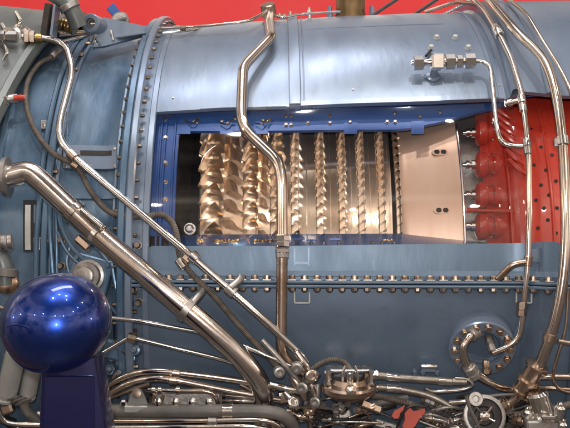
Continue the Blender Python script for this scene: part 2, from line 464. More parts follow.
for i in range(len(lx) - 1):
    for k_ in range(6): q = i * 7 + k_; fs.append((q, q + 1, q + 8, q + 7))
lg.add(vs, fs); ledge = obj('lower_ledge', lg, 'ledge', frame, solid=.003)
ef = MB()  # vertical ridges of the frame at the left
for px in (158, 162.5, 172):
    x = on(px, 180, -.02).x
    ef.patch([x - .0022, x - .0012, x + .0012, x + .0022], lambda x: R(4), lambda x: R(36), 20, lambda xx, t, x=x: ri(xx, t) + (.003 if abs(xx - x) < .0015 else .0002))
obj('ridge', ef, 'frame_blue', frame)
for py in (120, 138, 163, 182, 199, 216, 232):
    p = on(165.5, py, -.0215); fastener('rivet', p, radial(p), .0032, .0035, 'bolt', frame, seg=10)
rivs = [(186, 121), (197, 122), (222, 122), (228, 124), (235, 118), (263, 121), (270, 120), (286, 116), (291, 116), (286, 125), (291, 125), (308, 123), (330, 116), (330, 123), (350, 122.5), (387, 122), (395, 113), (395, 122), (420, 117), (440, 112)]
for px, py in rivs:
    p = on(px, py, -.0215); fastener('rivet', p, radial(p), .0027, .003, 'bolt', frame, seg=10)
# little lock-wire clips on the top frame
for px, py, dx in ((186, 121, 14), (220, 123, 14), (255, 123, 13), (262, 121, 10)):
    m = MB(); m.sweep(fillet([on(px, py, -.017), on(px + dx * .5, py + 1.5, -.012), on(px + dx * .8, py - 3, -.014), on(px + dx, py - 1, -.017)], .01), .0011, 8)
    obj('lock_wire', m, 'brass', frame)
for px in (183, 226, 262, 352, 420):
    surfplate('shim_plate', px - 7, 112, px + 6, 126, -.0208, 'frame_blue', frame, solid=.001)
# lower ledge tabs and rivets
for i, px in enumerate([196, 213, 236, 254, 303, 317, 330, 345, 361, 378, 388, 400]):
    if px > 290:
        p = on(px - 6, 243.2, -.014); fastener('rivet', p, V((0, -.5, 1)), .0026, .003, 'bolt', frame, seg=8)

for i_ in range(9):
    px = 300 + i_ * 12.2; surfplate('ledge_tab', px - 5.4, 236 + (i_ % 3) * .7, px + 5.4, 243, -.034 + .004 * (i_ % 2), 'frame_blue', frame, solid=.0015)
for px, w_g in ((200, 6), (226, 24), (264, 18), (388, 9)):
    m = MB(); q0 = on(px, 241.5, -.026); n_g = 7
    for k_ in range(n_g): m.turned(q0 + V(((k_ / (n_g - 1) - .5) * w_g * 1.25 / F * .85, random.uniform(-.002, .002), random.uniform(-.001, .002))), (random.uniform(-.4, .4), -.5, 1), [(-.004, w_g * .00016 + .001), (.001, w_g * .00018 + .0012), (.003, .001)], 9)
    obj('gold_glint', m, 'gold', frame)  # gold lumps imitate the blades' reflections on the glossy ledge
# bright reflecting nut in the lower left of the window
m = MB(); p = on(190, 229, -.018); m.turned(p, (0, -1, .1), [(0, .009), (.004, .009), (.004, .0065), (.010, .0065), (.012, .004)], 12); obj('plug', m, 'brushed', frame)

# drum
drumtab = [(-.20, .365), (-.137, .372), (-.1, .380), (-.05, .390), (0, .398), (.05, .404), (.10, .409), (.16, .413)]
rd = lambda x: interp(drumtab, x)
dm = MB(); dxs = sorted(set(rng(-.138, .166, 60)))
dm.patch(dxs, lambda x: R(-25), lambda x: R(120), 90, lambda x, t: rd(x))
drum = obj('rotor_drum', dm, 'copper', eng, solid=.01)
m = MB(); m.patch(rng(-.24, -.158, 6), lambda x: R(-25), lambda x: R(120), 30, lambda x, t: .335 + .01 * math.sin(x * 90))
obj('dark_void_shell', m, 'dark', eng, solid=.01)  # dark shell set in for the unlit void beside the drum
# lands between rows, standing a little proud of the drum
def pxx(px, r): return (px - CX) / F * (CD - r * math.cos(R(12)))
rows = [(208.5, .044, .058, 4.3, 54, 4), (249, .030, .046, 3.4, 52, 4), (275.5, .024, .040, 2.9, 48, 6), (295, .0155, .034, 2.5, 34, 10),
        (320, .0152, .030, 2.3, 32, 10), (342, .0143, .027, 2.15, 32, 10), (361, .0136, .025, 2.0, 32, 10), (381, .0128, .023, 1.95, 32, 10), (398, .012, .021, 1.9, 32, 10)]
def blade_mb(chord, h, st_tip, st_hub, camber=.10, thick=.045, lean=0):
    nr, nc = 7, 9; vs, fs = [], []
    for side in (1, -1):
        for i in range(nr + 1):
            u = i / nr; st = R(lerp(st_hub, st_tip, u)); c = chord * lerp(1, .93, u)
            for j in range(nc + 1):
                w = j / nc; a = (w - .5) * c
                b = (camber * 4 * w * (1 - w)) * c + side * thick * c * .5 * math.sin(PI * w) ** .6 * lerp(1.3, .45, u)
                x = a * math.cos(st) - b * math.sin(st); y = a * math.sin(st) + b * math.cos(st)
                vs.append(V((x, y + lean * u * u, u * h)))
    n1 = (nr + 1) * (nc + 1)
    for s_ in (0, 1):
        for i in range(nr):
            for j in range(nc):
                q = s_ * n1 + i * (nc + 1) + j; fs.append((q, q + 1, q + nc + 2, q + nc + 1))
    for j in range(nc): q = nr * (nc + 1) + j; fs.append((q, q + 1, n1 + q + 1, n1 + q))
    for i in range(nr):
        for j in (0, nc): q = i * (nc + 1) + j; fs.append((q, q + nc + 1, n1 + q + nc + 1, n1 + q))
    m = MB(); m.add(vs, fs); return m
stuff_blades = MB(); nblade = 0
for ri_, (px, chord, h, pitch, stt, sth) in enumerate(rows):
    x = pxx(px, .40); r0 = rd(x) - .002
    mb = blade_mb(chord, h, stt, sth); me = mb.mesh('blade', M['blade'], 50, weld=True)
    a = 1.0 if ri_ < 3 else 2.0
    ring = MB(); ringband('disc_rim', x - chord * .36, x + chord * .36, rd(x) + .003, 'copper', drum, t0=-25, t1=80, ch=.001, thick=.006)
    while a < (47 if ri_ < 3 else 45):
        Mx = Matrix.Translation((x, 0, 0)) @ Matrix.Rotation(R(90 - a + random.uniform(-.12, .12)), 4, 'X') @ Matrix.Translation((0, 0, r0))
        if nblade < 97:
            o = bpy.data.objects.new('blade', me); C.objects.link(o); o.parent = drum; o.matrix_local = Mx; nblade += 1
        else: stuff_blades.add([Mx @ V(v) for v in mb.v], mb.f)
        a += pitch
o = obj('blade_rows', stuff_blades, 'blade', drum, 50, weld=True); o['kind'] = 'stuff'
# stator vanes between the first rotor rows
for px, chord, h, pitch in ((230.5, .024, .046, 4.3), (262.5, .015, .036, 3.4)):
    x = pxx(px, .40); mb = blade_mb(chord, h, -18, -8, camber=.25, thick=.10); me = mb.mesh('stator_vane', M['copper'], 50, weld=True); a = 3
    while a < 46:
        o = bpy.data.objects.new('stator_vane', me); C.objects.link(o); o.parent = drum
        o.matrix_local = Matrix.Translation((x, 0, 0)) @ Matrix.Rotation(R(90 - a), 4, 'X') @ Matrix.Translation((0, 0, rd(x)))
        a += pitch
for px in (307, 331, 352, 371, 390):   # small seal fins between rows
    x = pxx(px, .41); ringband('seal_fin', x - .0007, x + .0007, rd(x) + .0012, 'copper', drum, t0=-20, t1=80, ch=.0003, thick=.003)

# combustor outer case, tan
ct = [(pxx(402, .43), .4285), (pxx(404, .43), .431), (pxx(430, .43), .438), (pxx(458, .43), .446), (pxx(461, .43), .447)]
cm = MB(); xs = rng(ct[0][0], ct[-1][0], 16)
cm.patch(xs, lambda x: R(-5), lambda x: R(60), 60, lambda x, t: interp(ct, x))
comb = obj('combustor_case', cm, 'tan', eng, solid=.012, label='smooth tan combustor case right of the blade rows')
ringband('rim', ct[-1][0] - .001, ct[-1][0] + .003, .4505, 'steel', comb, t0=-5, t1=60, ch=.001, thick=.02)
def onr(px, py, r):
    sz = -(py - CY) / F; a = 1 + sz * sz; b = 2 * (sz * CH - CD); c = CD * CD + CH * CH - r * r
    d = (-b - math.sqrt(b * b - 4 * a * c)) / (2 * a); return V(((px - CX) / F * d, d - CD, CH + sz * d))
for px, py in ((440, 152.5), (442, 210.5), (442, 243)):
    p = onr(px, py, .4418); n = radial(p)
    rot = Matrix((V((1, 0, 0)), n.cross(V((1, 0, 0))), n)).transposed()
    def oval(w, h, t0, t1, inner=None, cx=0):
        m = MB(); vs = []; k = 28
        for t, s_ in ((t0, 1), (t1, 1), (t1, .8)):
            for i in range(k):
                a = 2 * PI * i / k; vs.append(p + rot @ V((cx + w * s_ * math.copysign(abs(math.cos(a)) ** .7, math.cos(a)), h * s_ * math.sin(a), t)))
        fs = [(j * k + i, j * k + (i + 1) % k, (j + 1) * k + (i + 1) % k, (j + 1) * k + i) for j in range(2) for i in range(k)] + [tuple(2 * k + i for i in range(k))]
        m.add(vs, fs); return m
    e = obj('oval_port', oval(.0135, .0058, 0, .0022), 'tan', comb)
    for dx in (-.0052, .0052): obj('port_hole', oval(.0042, .0036, .002, .0026, cx=dx), 'black', e)
rim_dots = [(437, 130), (425, 221)]
# nozzle bay
nb = MB(); nb.patch(rng(ct[-1][0], pxx(505, .44), 6), lambda x: R(-5), lambda x: R(60), 50, lambda x, t: .418)
bay = obj('nozzle_bay', nb, 'brushed', eng, solid=.01)
for i, py in enumerate((133, 165, 195, 226)):
    p = onr(473, py, .438); q = onr(492, py + .5, .438); ax = (q - p).normalized()
    m = MB(); m.turned(p - ax * .016, ax, [(0, .0032), (.005, .0042), (.005, .0068), (.010, .0068), (.010, .0048), (.013, .0048), (.013, .0080), (.022, .0085)], 12)
    nz = obj('fuel_nozzle', m, 'steel', eng)
    m = MB(); m.turned(p + ax * .004, ax, [(-.002, .008), (0, .015), (.003, .0200), (.009, .0212), (.015, .0195), (.017, .015), (.024, .0145), (.026, .0185), (.032, .0185), (.040, .015), (.052, .012)], 24)
    b = obj('boss', m, 'red', nz)
    for k in range(6):
        a = PI / 3 * k; u = ax.orthogonal().normalized(); w = ax.cross(u)
        fastener('screw', p + ax * .0305 + (u * math.cos(a) + w * math.sin(a)) * .0165, -ax, .0022, .003, 'steel', b, seg=6)
# red link arms between the bosses
for y0, y1 in ((210, 211.5), (211, 209)):
    m = MB(); a, b = onr(466, y0, .455), onr(512, y1, .452)
    m.sweep([a, a.lerp(b, .15), a.lerp(b, .5), b], [.0048, .003, .0026, .0042], 10)
    obj('link_arm', m, 'red', eng); break
# red turbine section
rtab = [(pxx(488, .44), .428), (pxx(497, .44), .436), (pxx(503, .44), .449), (pxx(506, .44), .452), (pxx(512, .44), .448), (pxx(518, .44), .453), (pxx(540, .44), .456), (pxx(560, .44), .458), (.95, .462)]
tm = MB(); xs = sorted(set([a for a, b in rtab] + rng(rtab[0][0], .95, 30)))
tm.patch(xs, lambda x: R(-5), lambda x: R(58), 60, lambda x, t: interp(rtab, x))
turb = obj('turbine_case', tm, 'red', eng, solid=.01, label='glossy red turbine case with small holes')
ringband('stiffening_band', pxx(507.5, .44), pxx(510, .44), .4555, 'red', turb, t0=-5, t1=58, ch=.001, thick=.008)
ringband('stiffening_band', pxx(548, .44), pxx(551, .44), .4605, 'red', turb, t0=-5, t1=58, ch=.001, thick=.008)
# fanned fins at the upper edge
for k in range(7):
    t = R(33 - k * 2.1); m = MB(); x0 = pxx(503 + k * 1.4, .45)
    m.sweep([cylpt(x0, t + R(3), .462), cylpt(x0 + .012, t + R(1), .463), cylpt(x0 + .026, t - R(.2), .459)], [.0035, .0042, .002], 8)
    obj('fin', m, 'red', turb)
for px, py in [(534, 117), (532, 129), (541, 147), (552, 155), (544, 134), (546, 170), (556, 181), (549, 195), (557, 208), (548, 220), (556, 233), (541, 185), (544, 208), (534, 165), (536, 200), (538, 228)]:
    p = onr(px, py, interp(rtab, pxx(px, .44)) + .0005); m = MB(); n = radial(p); m.turned(p - n * .002, n, [(0, .0028), (.0024, .0028), (.0026, .0018)], 12)
    obj('hole', m, 'black', turb)
# dark interior behind everything
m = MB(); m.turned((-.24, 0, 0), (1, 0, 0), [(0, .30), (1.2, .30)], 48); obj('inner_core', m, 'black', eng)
# acrylic pane
gp = MB(); gp.patch(rng(WX0 + .0015, pxx(524, .49), 30), lambda x: thb(x) + R(.15), lambda x: tht(x) - R(.15), 20, lambda x, t: rcase(x) - .004)
pane = obj('window_pane', gp, 'glass', eng, label='clear curved acrylic pane over the cutaway window')

# ------------------------------------------------------------------ pipes
def P(pts): return [on(*p) if len(p) == 3 else on(p[0], p[1], .02) for p in pts]
def pipe(pts, w, mat='steel', f=.014, name='pipe', parent=None, label=None, seg=16, pw=None, abs_d=False):
    path = [at(*p) for p in pts] if abs_d else P(pts)
    pth = fillet(path, f)
    d = sum((p.y + CD) for p in path) / len(path)
    m = MB(); m.sweep(pth, w / 2 * d / F, seg)
    return obj(name, m, mat, parent or eng, sharp=60, label=label)
def sleeve(par, a, b, w, mat='brushed', name='sleeve', seg=20, d0=None, prof=None):
    """collar between two photo points given with lift"""
    p, q = on(*a), on(*b); L = (q - p).length; ax = q - p; r = w / 2 * (p.y + CD) / F
    m = MB(); pr = prof or [(0, .86), (.06, 1), (.94, 1), (1, .86)]
    m.turned(p, ax, [(t * L, k * r) for t, k in pr], seg)
    return obj(name, m, mat, par, sharp=32)
NUT = [(0, .85), (.08, 1), (.45, 1), (.5, .8), (.56, .8), (.6, .95), (.95, .95), (1, .8)]

# 1 tall cranked pipe over the window
L1 = .030
cp = pipe([(270, 12, -.005), (269, 22, .012), (271.5, 37, .022), (243, 67, L1), (241, 118, L1), (246, 131, L1), (278, 161, L1), (282, 180, L1), (282, 240, L1)], 10.4, 'warm', .016, label='tall cranked pipe running down across the window')
sleeve(cp, (267.5, 4, -.01), (269.5, 17, .0), 15, 'brown', 'collar')
sleeve(cp, (282, 235, L1), (282, 247, L1), 15.5, 'steel', 'nut', 6, prof=NUT)
sleeve(cp, (282, 248, L1), (282, 258, L1), 14.5, 'steel', 'nut', 6, prof=NUT)
pipe([(282, 250, L1), (281, 345, L1), (284, 357, L1), (305, 374, L1)], 11.2, 'brown', .018, parent=cp, name='lower_pipe')
# 2 left slim bright pipe
sp2 = pipe([(22, 37, .055), (50, 38.5, .05), (66, 45, .045), (73, 72, .035), (60, 120, .03), (59, 138, .03), (70, 154, .03), (190, 255, .034), (262, 318, .034), (300, 354, .034), (306, 362, .03)], 7.4, 'steel', .02, label='slim bright pipe slanting down from the upper left')
sleeve(sp2, (24, 37.3, .055), (35, 37.8, .053), 15, 'brown', 'nut', 6, prof=NUT)
sleeve(sp2, (36, 37.8, .053), (42, 38.2, .052), 9.5, 'brass', 'collar')
sleeve(sp2, (70, 153, .03), (76, 159, .03), 11, 'brown', 'collar')
sleeve(sp2, (191, 254.5, .034), (197, 260, .034), 12.5, 'steel', 'clamp')
sleeve(sp2, (227, 286, .034), (235, 293.5, .034), 13, 'brushed', 'clamp')
pipe([(230, 288, .04), (240, 280, .03), (240, 277, .02)], 8, 'brushed', parent=sp2, name='clamp_tab')
# 3 large diagonal duct
dpts = [(-30, 181, .06), (8, 177, .06), (29, 171, .06), (44, 184, .058), (100, 237, .055), (160, 287, .052), (213, 331, .05), (238, 354, .048), (258, 378, .045), (265, 398, .04), (261, 434, .03)]
pth = fillet(P(dpts[:4]) + [], .012)[:-1] + fillet(P(dpts[3:]), .03)
Ld = sum((b - a).length for a, b in zip(pth, pth[1:]))
pth = dense(pth, .008)
m = MB(); m.sweep(pth, lambda L_: lerp(12.4, 10.6, min(1, L_ / Ld)) * 1.14 / F, 32)
dg = obj('duct', m, 'duct', eng, sharp=60, label='thick polished duct slanting down to the right')
sleeve(dg, (4, 177, .06), (9.5, 177, .06), 40, 'brushed', 'flange', 28, prof=[(0, .9), (.1, 1), (.9, 1), (1, .9)])
sleeve(dg, (72, 210, .0567), (77, 214.8, .0565), 26.5, 'steel', 'weld_band', 28)
sleeve(dg, (97, 234.5, .055), (101, 238, .055), 27, 'steel', 'weld_band', 28)
sleeve(dg, (184, 307, .051), (190, 311.5, .051), 27, 'brushed', 'clamp', 28)
pipe([(190, 306, .06), (197, 297, .05), (203, 292, .03), (200, 288, .02)], 7, 'brushed', parent=dg, name='clamp_tab')
# hinge block riding on the duct
c = on(92, 219, .075); ax = (on(100, 226, .073) - on(84, 212, .076)).normalized(); n = radial(c); w_ = ax.cross(n)
rot = Matrix((ax, w_, n)).transposed()
m = MB(); m.box(c, (.040, .010, .008), rot, .2); m.turned(c - ax * .02 + n * .004, ax, [(0, .0035), (.04, .0035)], 12)
blk = obj('clamp_block', m, 'steel', dg)
c = on(83, 243, .05); m = MB(); m.box(c, (.026, .012, .012), rot, .2); obj('clamp_block', m, 'brown', dg)
# 4 braided hose
pipe([(52, 57, .012), (40, 62, .014), (29, 76, .016), (25, 92, .018), (27, 112, .018), (35, 132, .018), (52, 154, .018), (71, 163, .022)], 5.4, 'hose', .03, name='hose', label='dark braided hose looping down the front casing')
h2 = pipe([(71, 163, .022), (80, 169, .022), (88, 188, .018), (103, 208, .016), (118, 216, .016), (145, 217, .016), (162, 213, .016), (174, 223, .018), (178, 240, .018), (179, 258, .02), (193, 276, .024), (212, 293, .024), (236, 322, .026), (282, 372, .03)], 6, 'hose', .03, name='hose', label='dark braided hose looping under the slim pipe to the lower centre')
sleeve(h2, (178.8, 259, .021), (185, 268, .023), 11, 'steel', 'clamp')
sleeve(h2, (73, 164, .022), (79, 168, .022), 9, 'brown', 'clamp')
m = MB(); c = on(187, 259, .03); m.box(c, (.013, .008, .014), rot, .15); obj('clamp_block', m, 'brown', h2)
sleeve(h2, (51, 57.5, .013), (59, 51, .012), 8.5, 'brushed', 'end_fitting')
# red handled tap at left
tp = pipe([(-20, 101, .035), (5, 99.5, .035), (17, 98, .03)], 9, 'brushed', name='tap', label='small tap with a red handle at the left edge')
pipe([(14, 98, .034), (19, 97.5, .034), (25, 97.5, .033)], 6, 'red', parent=tp, name='handle')
sleeve(tp, (4, 100, .036), (8, 99.5, .036), 13, 'steel', 'nut', 6)
# 5 thin lines along the top
pipe([(160, 28.5, .012), (206, 26, .016), (248, 21.5, .02), (266, 12, .02), (268, 9, .01)], 3, 'warm', .02, name='pipe')
pipe([(163, 33, .010), (185, 31, .010), (200, 28, .0)], 2.6, 'warm', .02)
pipe([(270, 13, .01), (281, 18, .01), (300, 14, .01), (340, 11.5, .0)], 2.6, 'steel', .02)
m = MB(); p = on(183, 28.5, .014); m.turned(p - V((.0045, 0, 0)), (1, 0, 0), [(0, .0045), (.009, .0045)], 10); obj('clamp', m, 'darkbolt', eng)

# 7 union fitting and its pipe
up7 = pipe([(470, 61, .022), (484, 61.5, .022), (490.5, 67, .022), (497, 130, .026), (502, 143, .026), (512, 146, .026), (528, 147, .026)], 5, 'steel', .014, label='thin pipe leaving the union fitting and dropping in front of the red case')
uf = MB(); L7 = .022
a, b = on(411, 63, L7), on(474, 61, L7); ax = (b - a).normalized(); Lx = (b - a).length
fit = obj('union_fitting', uf.turned(a, ax, [(0, .0045), (.006, .0055), (.009, .0055), (.009, .0075), (.018, .0075), (.020, .0055), (.026, .0055), (.030, .0065), (Lx, .006)], 16), 'steel', eng, label='steel union fitting on the blue cover')
uf = MB(); c = a + ax * (Lx * .42); uf.box(c + V((0, 0, 0)), (.0195, .021, .0245), None, .12); obj('union_block', uf, 'steel', fit)
for t0, t1, r in ((.04, .20, .0115), (.54, .70, .0118), (.72, .82, .0098), (.85, 1.02, .0118)):
    m = MB(); m.turned(a + ax * Lx * t0, ax, [(0, r * .85), (.001, r), (Lx * (t1 - t0) - .001, r), (Lx * (t1 - t0), r * .85)], 6); obj('nut', m, 'steel', fit)
m = MB(); m.turned(on(433, 78, 0), radial(on(433, 78, 0)), [(0, .011), (.004, .011), (.005, .006), (.02, .005)], 16); obj('stem', m, 'paint', fit)
surfplate('saddle', 424, 74, 444, 79, .002, 'paint', fit)
for px, py in ((436.5, 38.5), (455, 38.5), (431, 48.5), (468, 48.5)):
    p = on(px, py, 0); fastener('screw', p, radial(p), .0042, .006, 'white', casing, seg=12)
for px, py in ((353, 89.5), (173, 98), (143, 130), (143, 238), (382, 264), (499, 85), (492, 261)):
    p = on(px, py, 0); fastener('rivet', p, radial(p), .0016, .0015, 'bolt', casing, seg=8)
pipe([(431, 50, .004), (426, 56, .006)], 2.6, 'dark', name='wire', parent=fit)
# 8 right hand slim pipe
L8 = .028
p8 = pipe([(462, -8, .0), (474, 0, .02), (484, 9, L8), (499, 34, L8), (512, 60, L8), (521.5, 92, L8), (527, 135, L8), (529, 160, L8), (529.5, 215, L8), (528, 265, L8), (524.5, 296, L8), (522, 322, L8), (520, 336, L8), (510, 346, L8), (492, 353, .03)], 5.6, 'warm', .02, label='slim pipe curving down the right side in front of the red case')
sleeve(p8, (495.5, 27, L8), (500, 36, L8), 9.5, 'steel', 'clamp')
sleeve(p8, (526.5, 139, L8), (528, 155, L8), 8.5, 'steel', 'tee', prof=NUT)
sleeve(p8, (521, 96, L8), (523.5, 112, L8), 8.5, 'steel', 'tee', prof=NUT)
sleeve(p8, (505, 104, L8), (521, 100, L8), 7, 'steel', 'branch', prof=[(0, .6), (.2, .6), (.2, 1.1), (.45, 1.1), (.5, .75), (1, .75)])
sleeve(p8, (522.2, 302, L8), (521, 316, L8), 11, 'brown', 'nut', 6, prof=NUT)
sleeve(p8, (528.5, 256, L8), (527.5, 266, L8), 9, 'brown', 'clamp')
pipe([(527, 262, .030), (513, 264, .028), (507, 270, .024), (498, 279, .016)], 6.5, 'brown', parent=p8, name='clamp_tab', f=.01)
# 9 thick right pipe
L9 = .036
p9 = pipe([(478, -14, .0), (491, 2, .024), (520, 36, .03), (536, 50, .034), (548, 66, L9), (557, 98, L9), (563, 145, L9), (566, 205, L9), (566, 250, L9), (562, 290, L9), (554, 325, L9), (544, 355, L9), (532, 378, L9)], 10, 'warm', .03, label='thick pipe sweeping down the right edge')
sleeve(p9, (562, 137, L9), (563, 146, L9), 12.6, 'steel', 'clamp')
m = MB(); m.box(on(555.5, 142.5, L9), (.006, .008, .013), None, .2); obj('clamp_tab', m, 'steel', p9)
sleeve(p9, (551, 334, L9), (549, 341, L9), 14, 'brown', 'clamp')
sleeve(p9, (538, 364, L9), (519, 396, L9), 25, 'brown', 'coupling', 26, prof=[(0, .7), (.02, .92), (.08, .92), (.1, .72), (.45, .72), (.46, .95), (.52, .95), (.54, .78), (.78, .74), (.8, .9), (.86, .9), (.88, .6), (1, .5)])
pipe([(520, 394, .036), (505, 408, .034), (490, 415, .03)], 10, 'brown', parent=p9, name='lower_pipe')
sleeve(p9, (508, 402, .035), (500, 409, .034), 15, 'brown', 'nut', 8, prof=NUT)
pipe([(558, 341, .03), (575, 344, .03)], 5, 'brown', parent=p9, name='clamp_tab')
# 10 thin far right
pipe([(503, -6, .01), (511, 1, .018), (526, 13, .02), (539, 35, .02), (557, 63, .02), (572, 92, .02), (590, 150, .02)], 4.4, 'warm', .03, label='thin pipe at the upper right corner')
pipe([(568, 290, .03), (566, 330, .03), (556, 360, .03), (552, 380, .03), (560, 391, .03), (580, 394, .03)], 3.2, 'brown', .02)
pipe([(528, 378, .02), (545, 376, .024), (580, 377, .024)], 7, 'warm', .02)
pipe([(520, 388, .016), (560, 388, .02), (590, 392, .02)], 5, 'brown', .02)
pipe([(514, 336, .002), (529, 300, .004), (532, 292, .01)], 1.6, 'paint', parent=lower, name='weld_bead')

# cover tabs near the flange
def ubracket(px, py, w, h, mat='white', par=None):
    m = MB(); m.sweep(fillet([on(px - w / 2, py, .008), on(px - w / 2, py + h, .012), on(px + w / 2, py + h, .012), on(px + w / 2, py, .008)], .002), .0012, 8)
    return obj('wire_bracket', m, mat, par or flange)
ubracket(302, 292, 15, 11); ubracket(524, 292, 15, 11)
for px in (294.5, 308.5, 523, 538.5): surfplate('tab', px - .8, 248, px + .8, 266, .0055, 'paint_low', sill, solid=.002)
surfplate('tab', 294.5, 262, 308.5, 264.5, .0055, 'paint_low', sill, solid=.002)
surfplate('tab', 525, 249, 538, 262, .0050, 'paint', sill, solid=.002)
ubracket(270, 50, .1, .1, 'paint', casing) if False else None

# ------------------------------------------------------------------ top fittings
m = MB(); p = V((.131, -.02, .482)); 
m.turned(p, (0, 0, 1), [(0, .036), (.010, .036), (.010, .031), (.015, .031), (.015, .029), (.05, .029), (.06, .026)], 30); tc_ = obj('top_flange', m, 'darkbrass', eng, label='dark brassy cylinder standing on top of the engine')
for dx in (-.042, .042):
    m = MB(); m.turned(p + V((dx, -.01, .0)), (0, 0, 1), [(0, .007), (.014, .007), (.014, .005), (.03, .005)], 10); obj('bolt_post', m, 'paint', tc_)
m = MB(); q = on(309.5, 17, .0); q = V((q.x, -.10, .462)); m.turned(q, (0, 0, 1), [(0, .005), (.008, .005), (.008, .0028), (.018, .0028), (.018, .004), (.026, .0035), (.032, .0015)], 12); obj('vent_plug', m, 'steel', eng)
for px, py in ((279, 15), (284, 16), (290, 13)):
    m = MB(); q = on(px, py + 3, .006); m.turned(q, (0, 0, 1), [(0, .0035), (.008, .0035), (.009, .002)], 8); obj('stud', m, 'steel', eng)
pipe([(370, 17, 1.66), (405, -6, 1.6)], 3.4, 'rubber', abs_d=True, name='cable'); pipe([(415, 14, 1.66), (445, -6, 1.6)], 3.4, 'rubber', abs_d=True, name='cable')
pipe([(425, 12, 1.60), (455, 2, 1.58), (480, 4, 1.5)], 4, 'brown', abs_d=True); pipe([(440, 16, 1.60), (466, 3, 1.56), (490, 8, 1.5)], 3, 'steel', abs_d=True)

# lifting bracket with an eye
br = MB()
def plate(mb, pts, nrm, t):
    n = V(nrm).normalized(); k = len(pts); c = [p - n * t / 2 for p in pts] + [p + n * t / 2 for p in pts]
    mb.add(c, [tuple(range(k)), tuple(range(2 * k - 1, k - 1, -1))] + [(i, (i + 1) % k, k + (i + 1) % k, k + i) for i in range(k)])
dB = 1.44
pts = [at(*a, d) for a, d in (((104, 18), 1.44), ((152, 28), 1.50), ((141, 37), 1.47), ((104, 47), 1.43), ((92, 48), 1.42), ((90, 40), 1.42))]
plate(br, pts, (0, -1, .1), .009)
eye = obj('lifting_bracket', br, 'paint', eng, sharp=30, label='blue lifting bracket with a round eye at the top left')
m = MB(); c = at(97, 25, 1.425); m.turned(c + V((0, .018, 0)), (-.25, -1, 0), [(0, .0155), (.001, .0165), (.032, .0165), (.034, .015), (.034, .009), (.020, .0085)], 28)
e2 = obj('eye', m, 'paint', eye); m = MB(); m.turned(c + V((-.003, -.002, 0)), (-.25, -1, 0), [(0, .0092), (.010, .0092), (.010, .0065), (.002, .006)], 22); obj('bushing', m, 'brushed', e2)
m = MB(); m.box(c + V((-.004, -.010, 0)), (.010, .004, .003), None, .2); obj('pin', m, 'steel', e2)
for a, b in (((94, 40), (100, 45)), ((111, 31), (113, 41)), ((96, 35), (92, 44))):
    m = MB(); m.sweep([at(*a, 1.41), at(*b, 1.40)], .0028, 8); obj('stud', m, 'steel', eye)
m = MB(); m.box(at(122, 37, 1.45), (.085, .02, .006), Matrix.Rotation(-.16, 3, 'Y'), .2); obj('foot', m, 'paint', eye)
m = MB(); m.turned(at(121, 22, 1.62), (0, -1, .2), [(0, .017), (.01, .017), (.014, .013)], 22); m.turned(at(116, 20, 1.6), (1, 0, .3), [(0, .004), (.02, .004)], 8); obj('rear_fitting', m, 'brushed', eng)
m = MB(); m.box(at(115, 12, 1.63), (.018, .006, .03), Matrix.Rotation(-.7, 3, 'Y'), .2); obj('rear_tab', m, 'frame_blue', eng)
# grey elbow at top left
el = pipe([(38, -14, 1.42), (62, -2, 1.40), (72, 9, 1.39), (79, 27, 1.40)], 17, 'grey', .05, abs_d=True, seg=24, name='elbow_duct', label='grey elbow duct at the top left')
m = MB(); m.turned(at(68, 4, 1.39), at(79, 27, 1.40) - at(62, -3, 1.39), [(0, .0165), (.001, .0175), (.009, .0175), (.010, .0165)], 24); obj('clamp', m, 'brushed', el)
el2 = pipe([(55, 24, 1.43), (66, 25, 1.43), (76, 30, 1.43)], 13, 'brass', .03, abs_d=True, name='bellows')
for i in range(6):
    m = MB(); m.turned(at(57 + i * 3.2, 24.5 + i * .6, 1.425), (1, 0, -.15), [(0, .0085), (.0015, .0125), (.003, .0085)], 18); obj('fold', m, 'brushed' if i % 2 else 'brass', el2)
m = MB(); m.box(at(49, 22, 1.40), (.012, .04, .055), Matrix.Rotation(.15, 3, 'Y'), .15); obj('grille_block', m, 'dark', eng)
m = MB(); m.box(at(55, 22, 1.385), (.004, .03, .052), Matrix.Rotation(.12, 3, 'Y'), .2); obj('edge_strip', m, 'paint', eng)
pipe([(58, 34, .03), (80, 33, .02), (100, 30, .015)], 5, 'brown', name='pipe'); pipe([(62, 42, .02), (78, 38, .015), (92, 33, .01)], 4, 'steel')
# bolted hub fitting upper left
p = on(12, 36, .045); n = V((-.25, -1, .1)).normalized()
m = MB(); m.turned(p - n * .03, n, [(0, .026), (.01, .026), (.012, .019), (.03, .017), (.034, .012), (.045, .011)], 24)
hub = obj('hub_fitting', m, 'brushed', eng, label='bolted steel hub fitting at the upper left')
u = n.orthogonal().normalized(); w_ = n.cross(u)
for k in range(7):
    a = 2 * PI * k / 7 + .3; q = p - n * .02 + (u * math.cos(a) + w_ * math.sin(a)) * .021
    fastener('bolt', q, n, .0045, .009, 'steel', hub)
for a in ((2, 33), (3, 52), (16, 21)):
    m = MB(); m.sweep(fillet([on(a[0], a[1] - 9, .05), on(a[0] + 5, a[1], .062), on(a[0] + 1, a[1] + 8, .05)], .01), .0028, 10); obj('lug', m, 'steel', hub)
sleeve(hub, (-6, 36.5, .06), (18, 37, .058), 12, 'steel', 'nut', 6, prof=NUT)

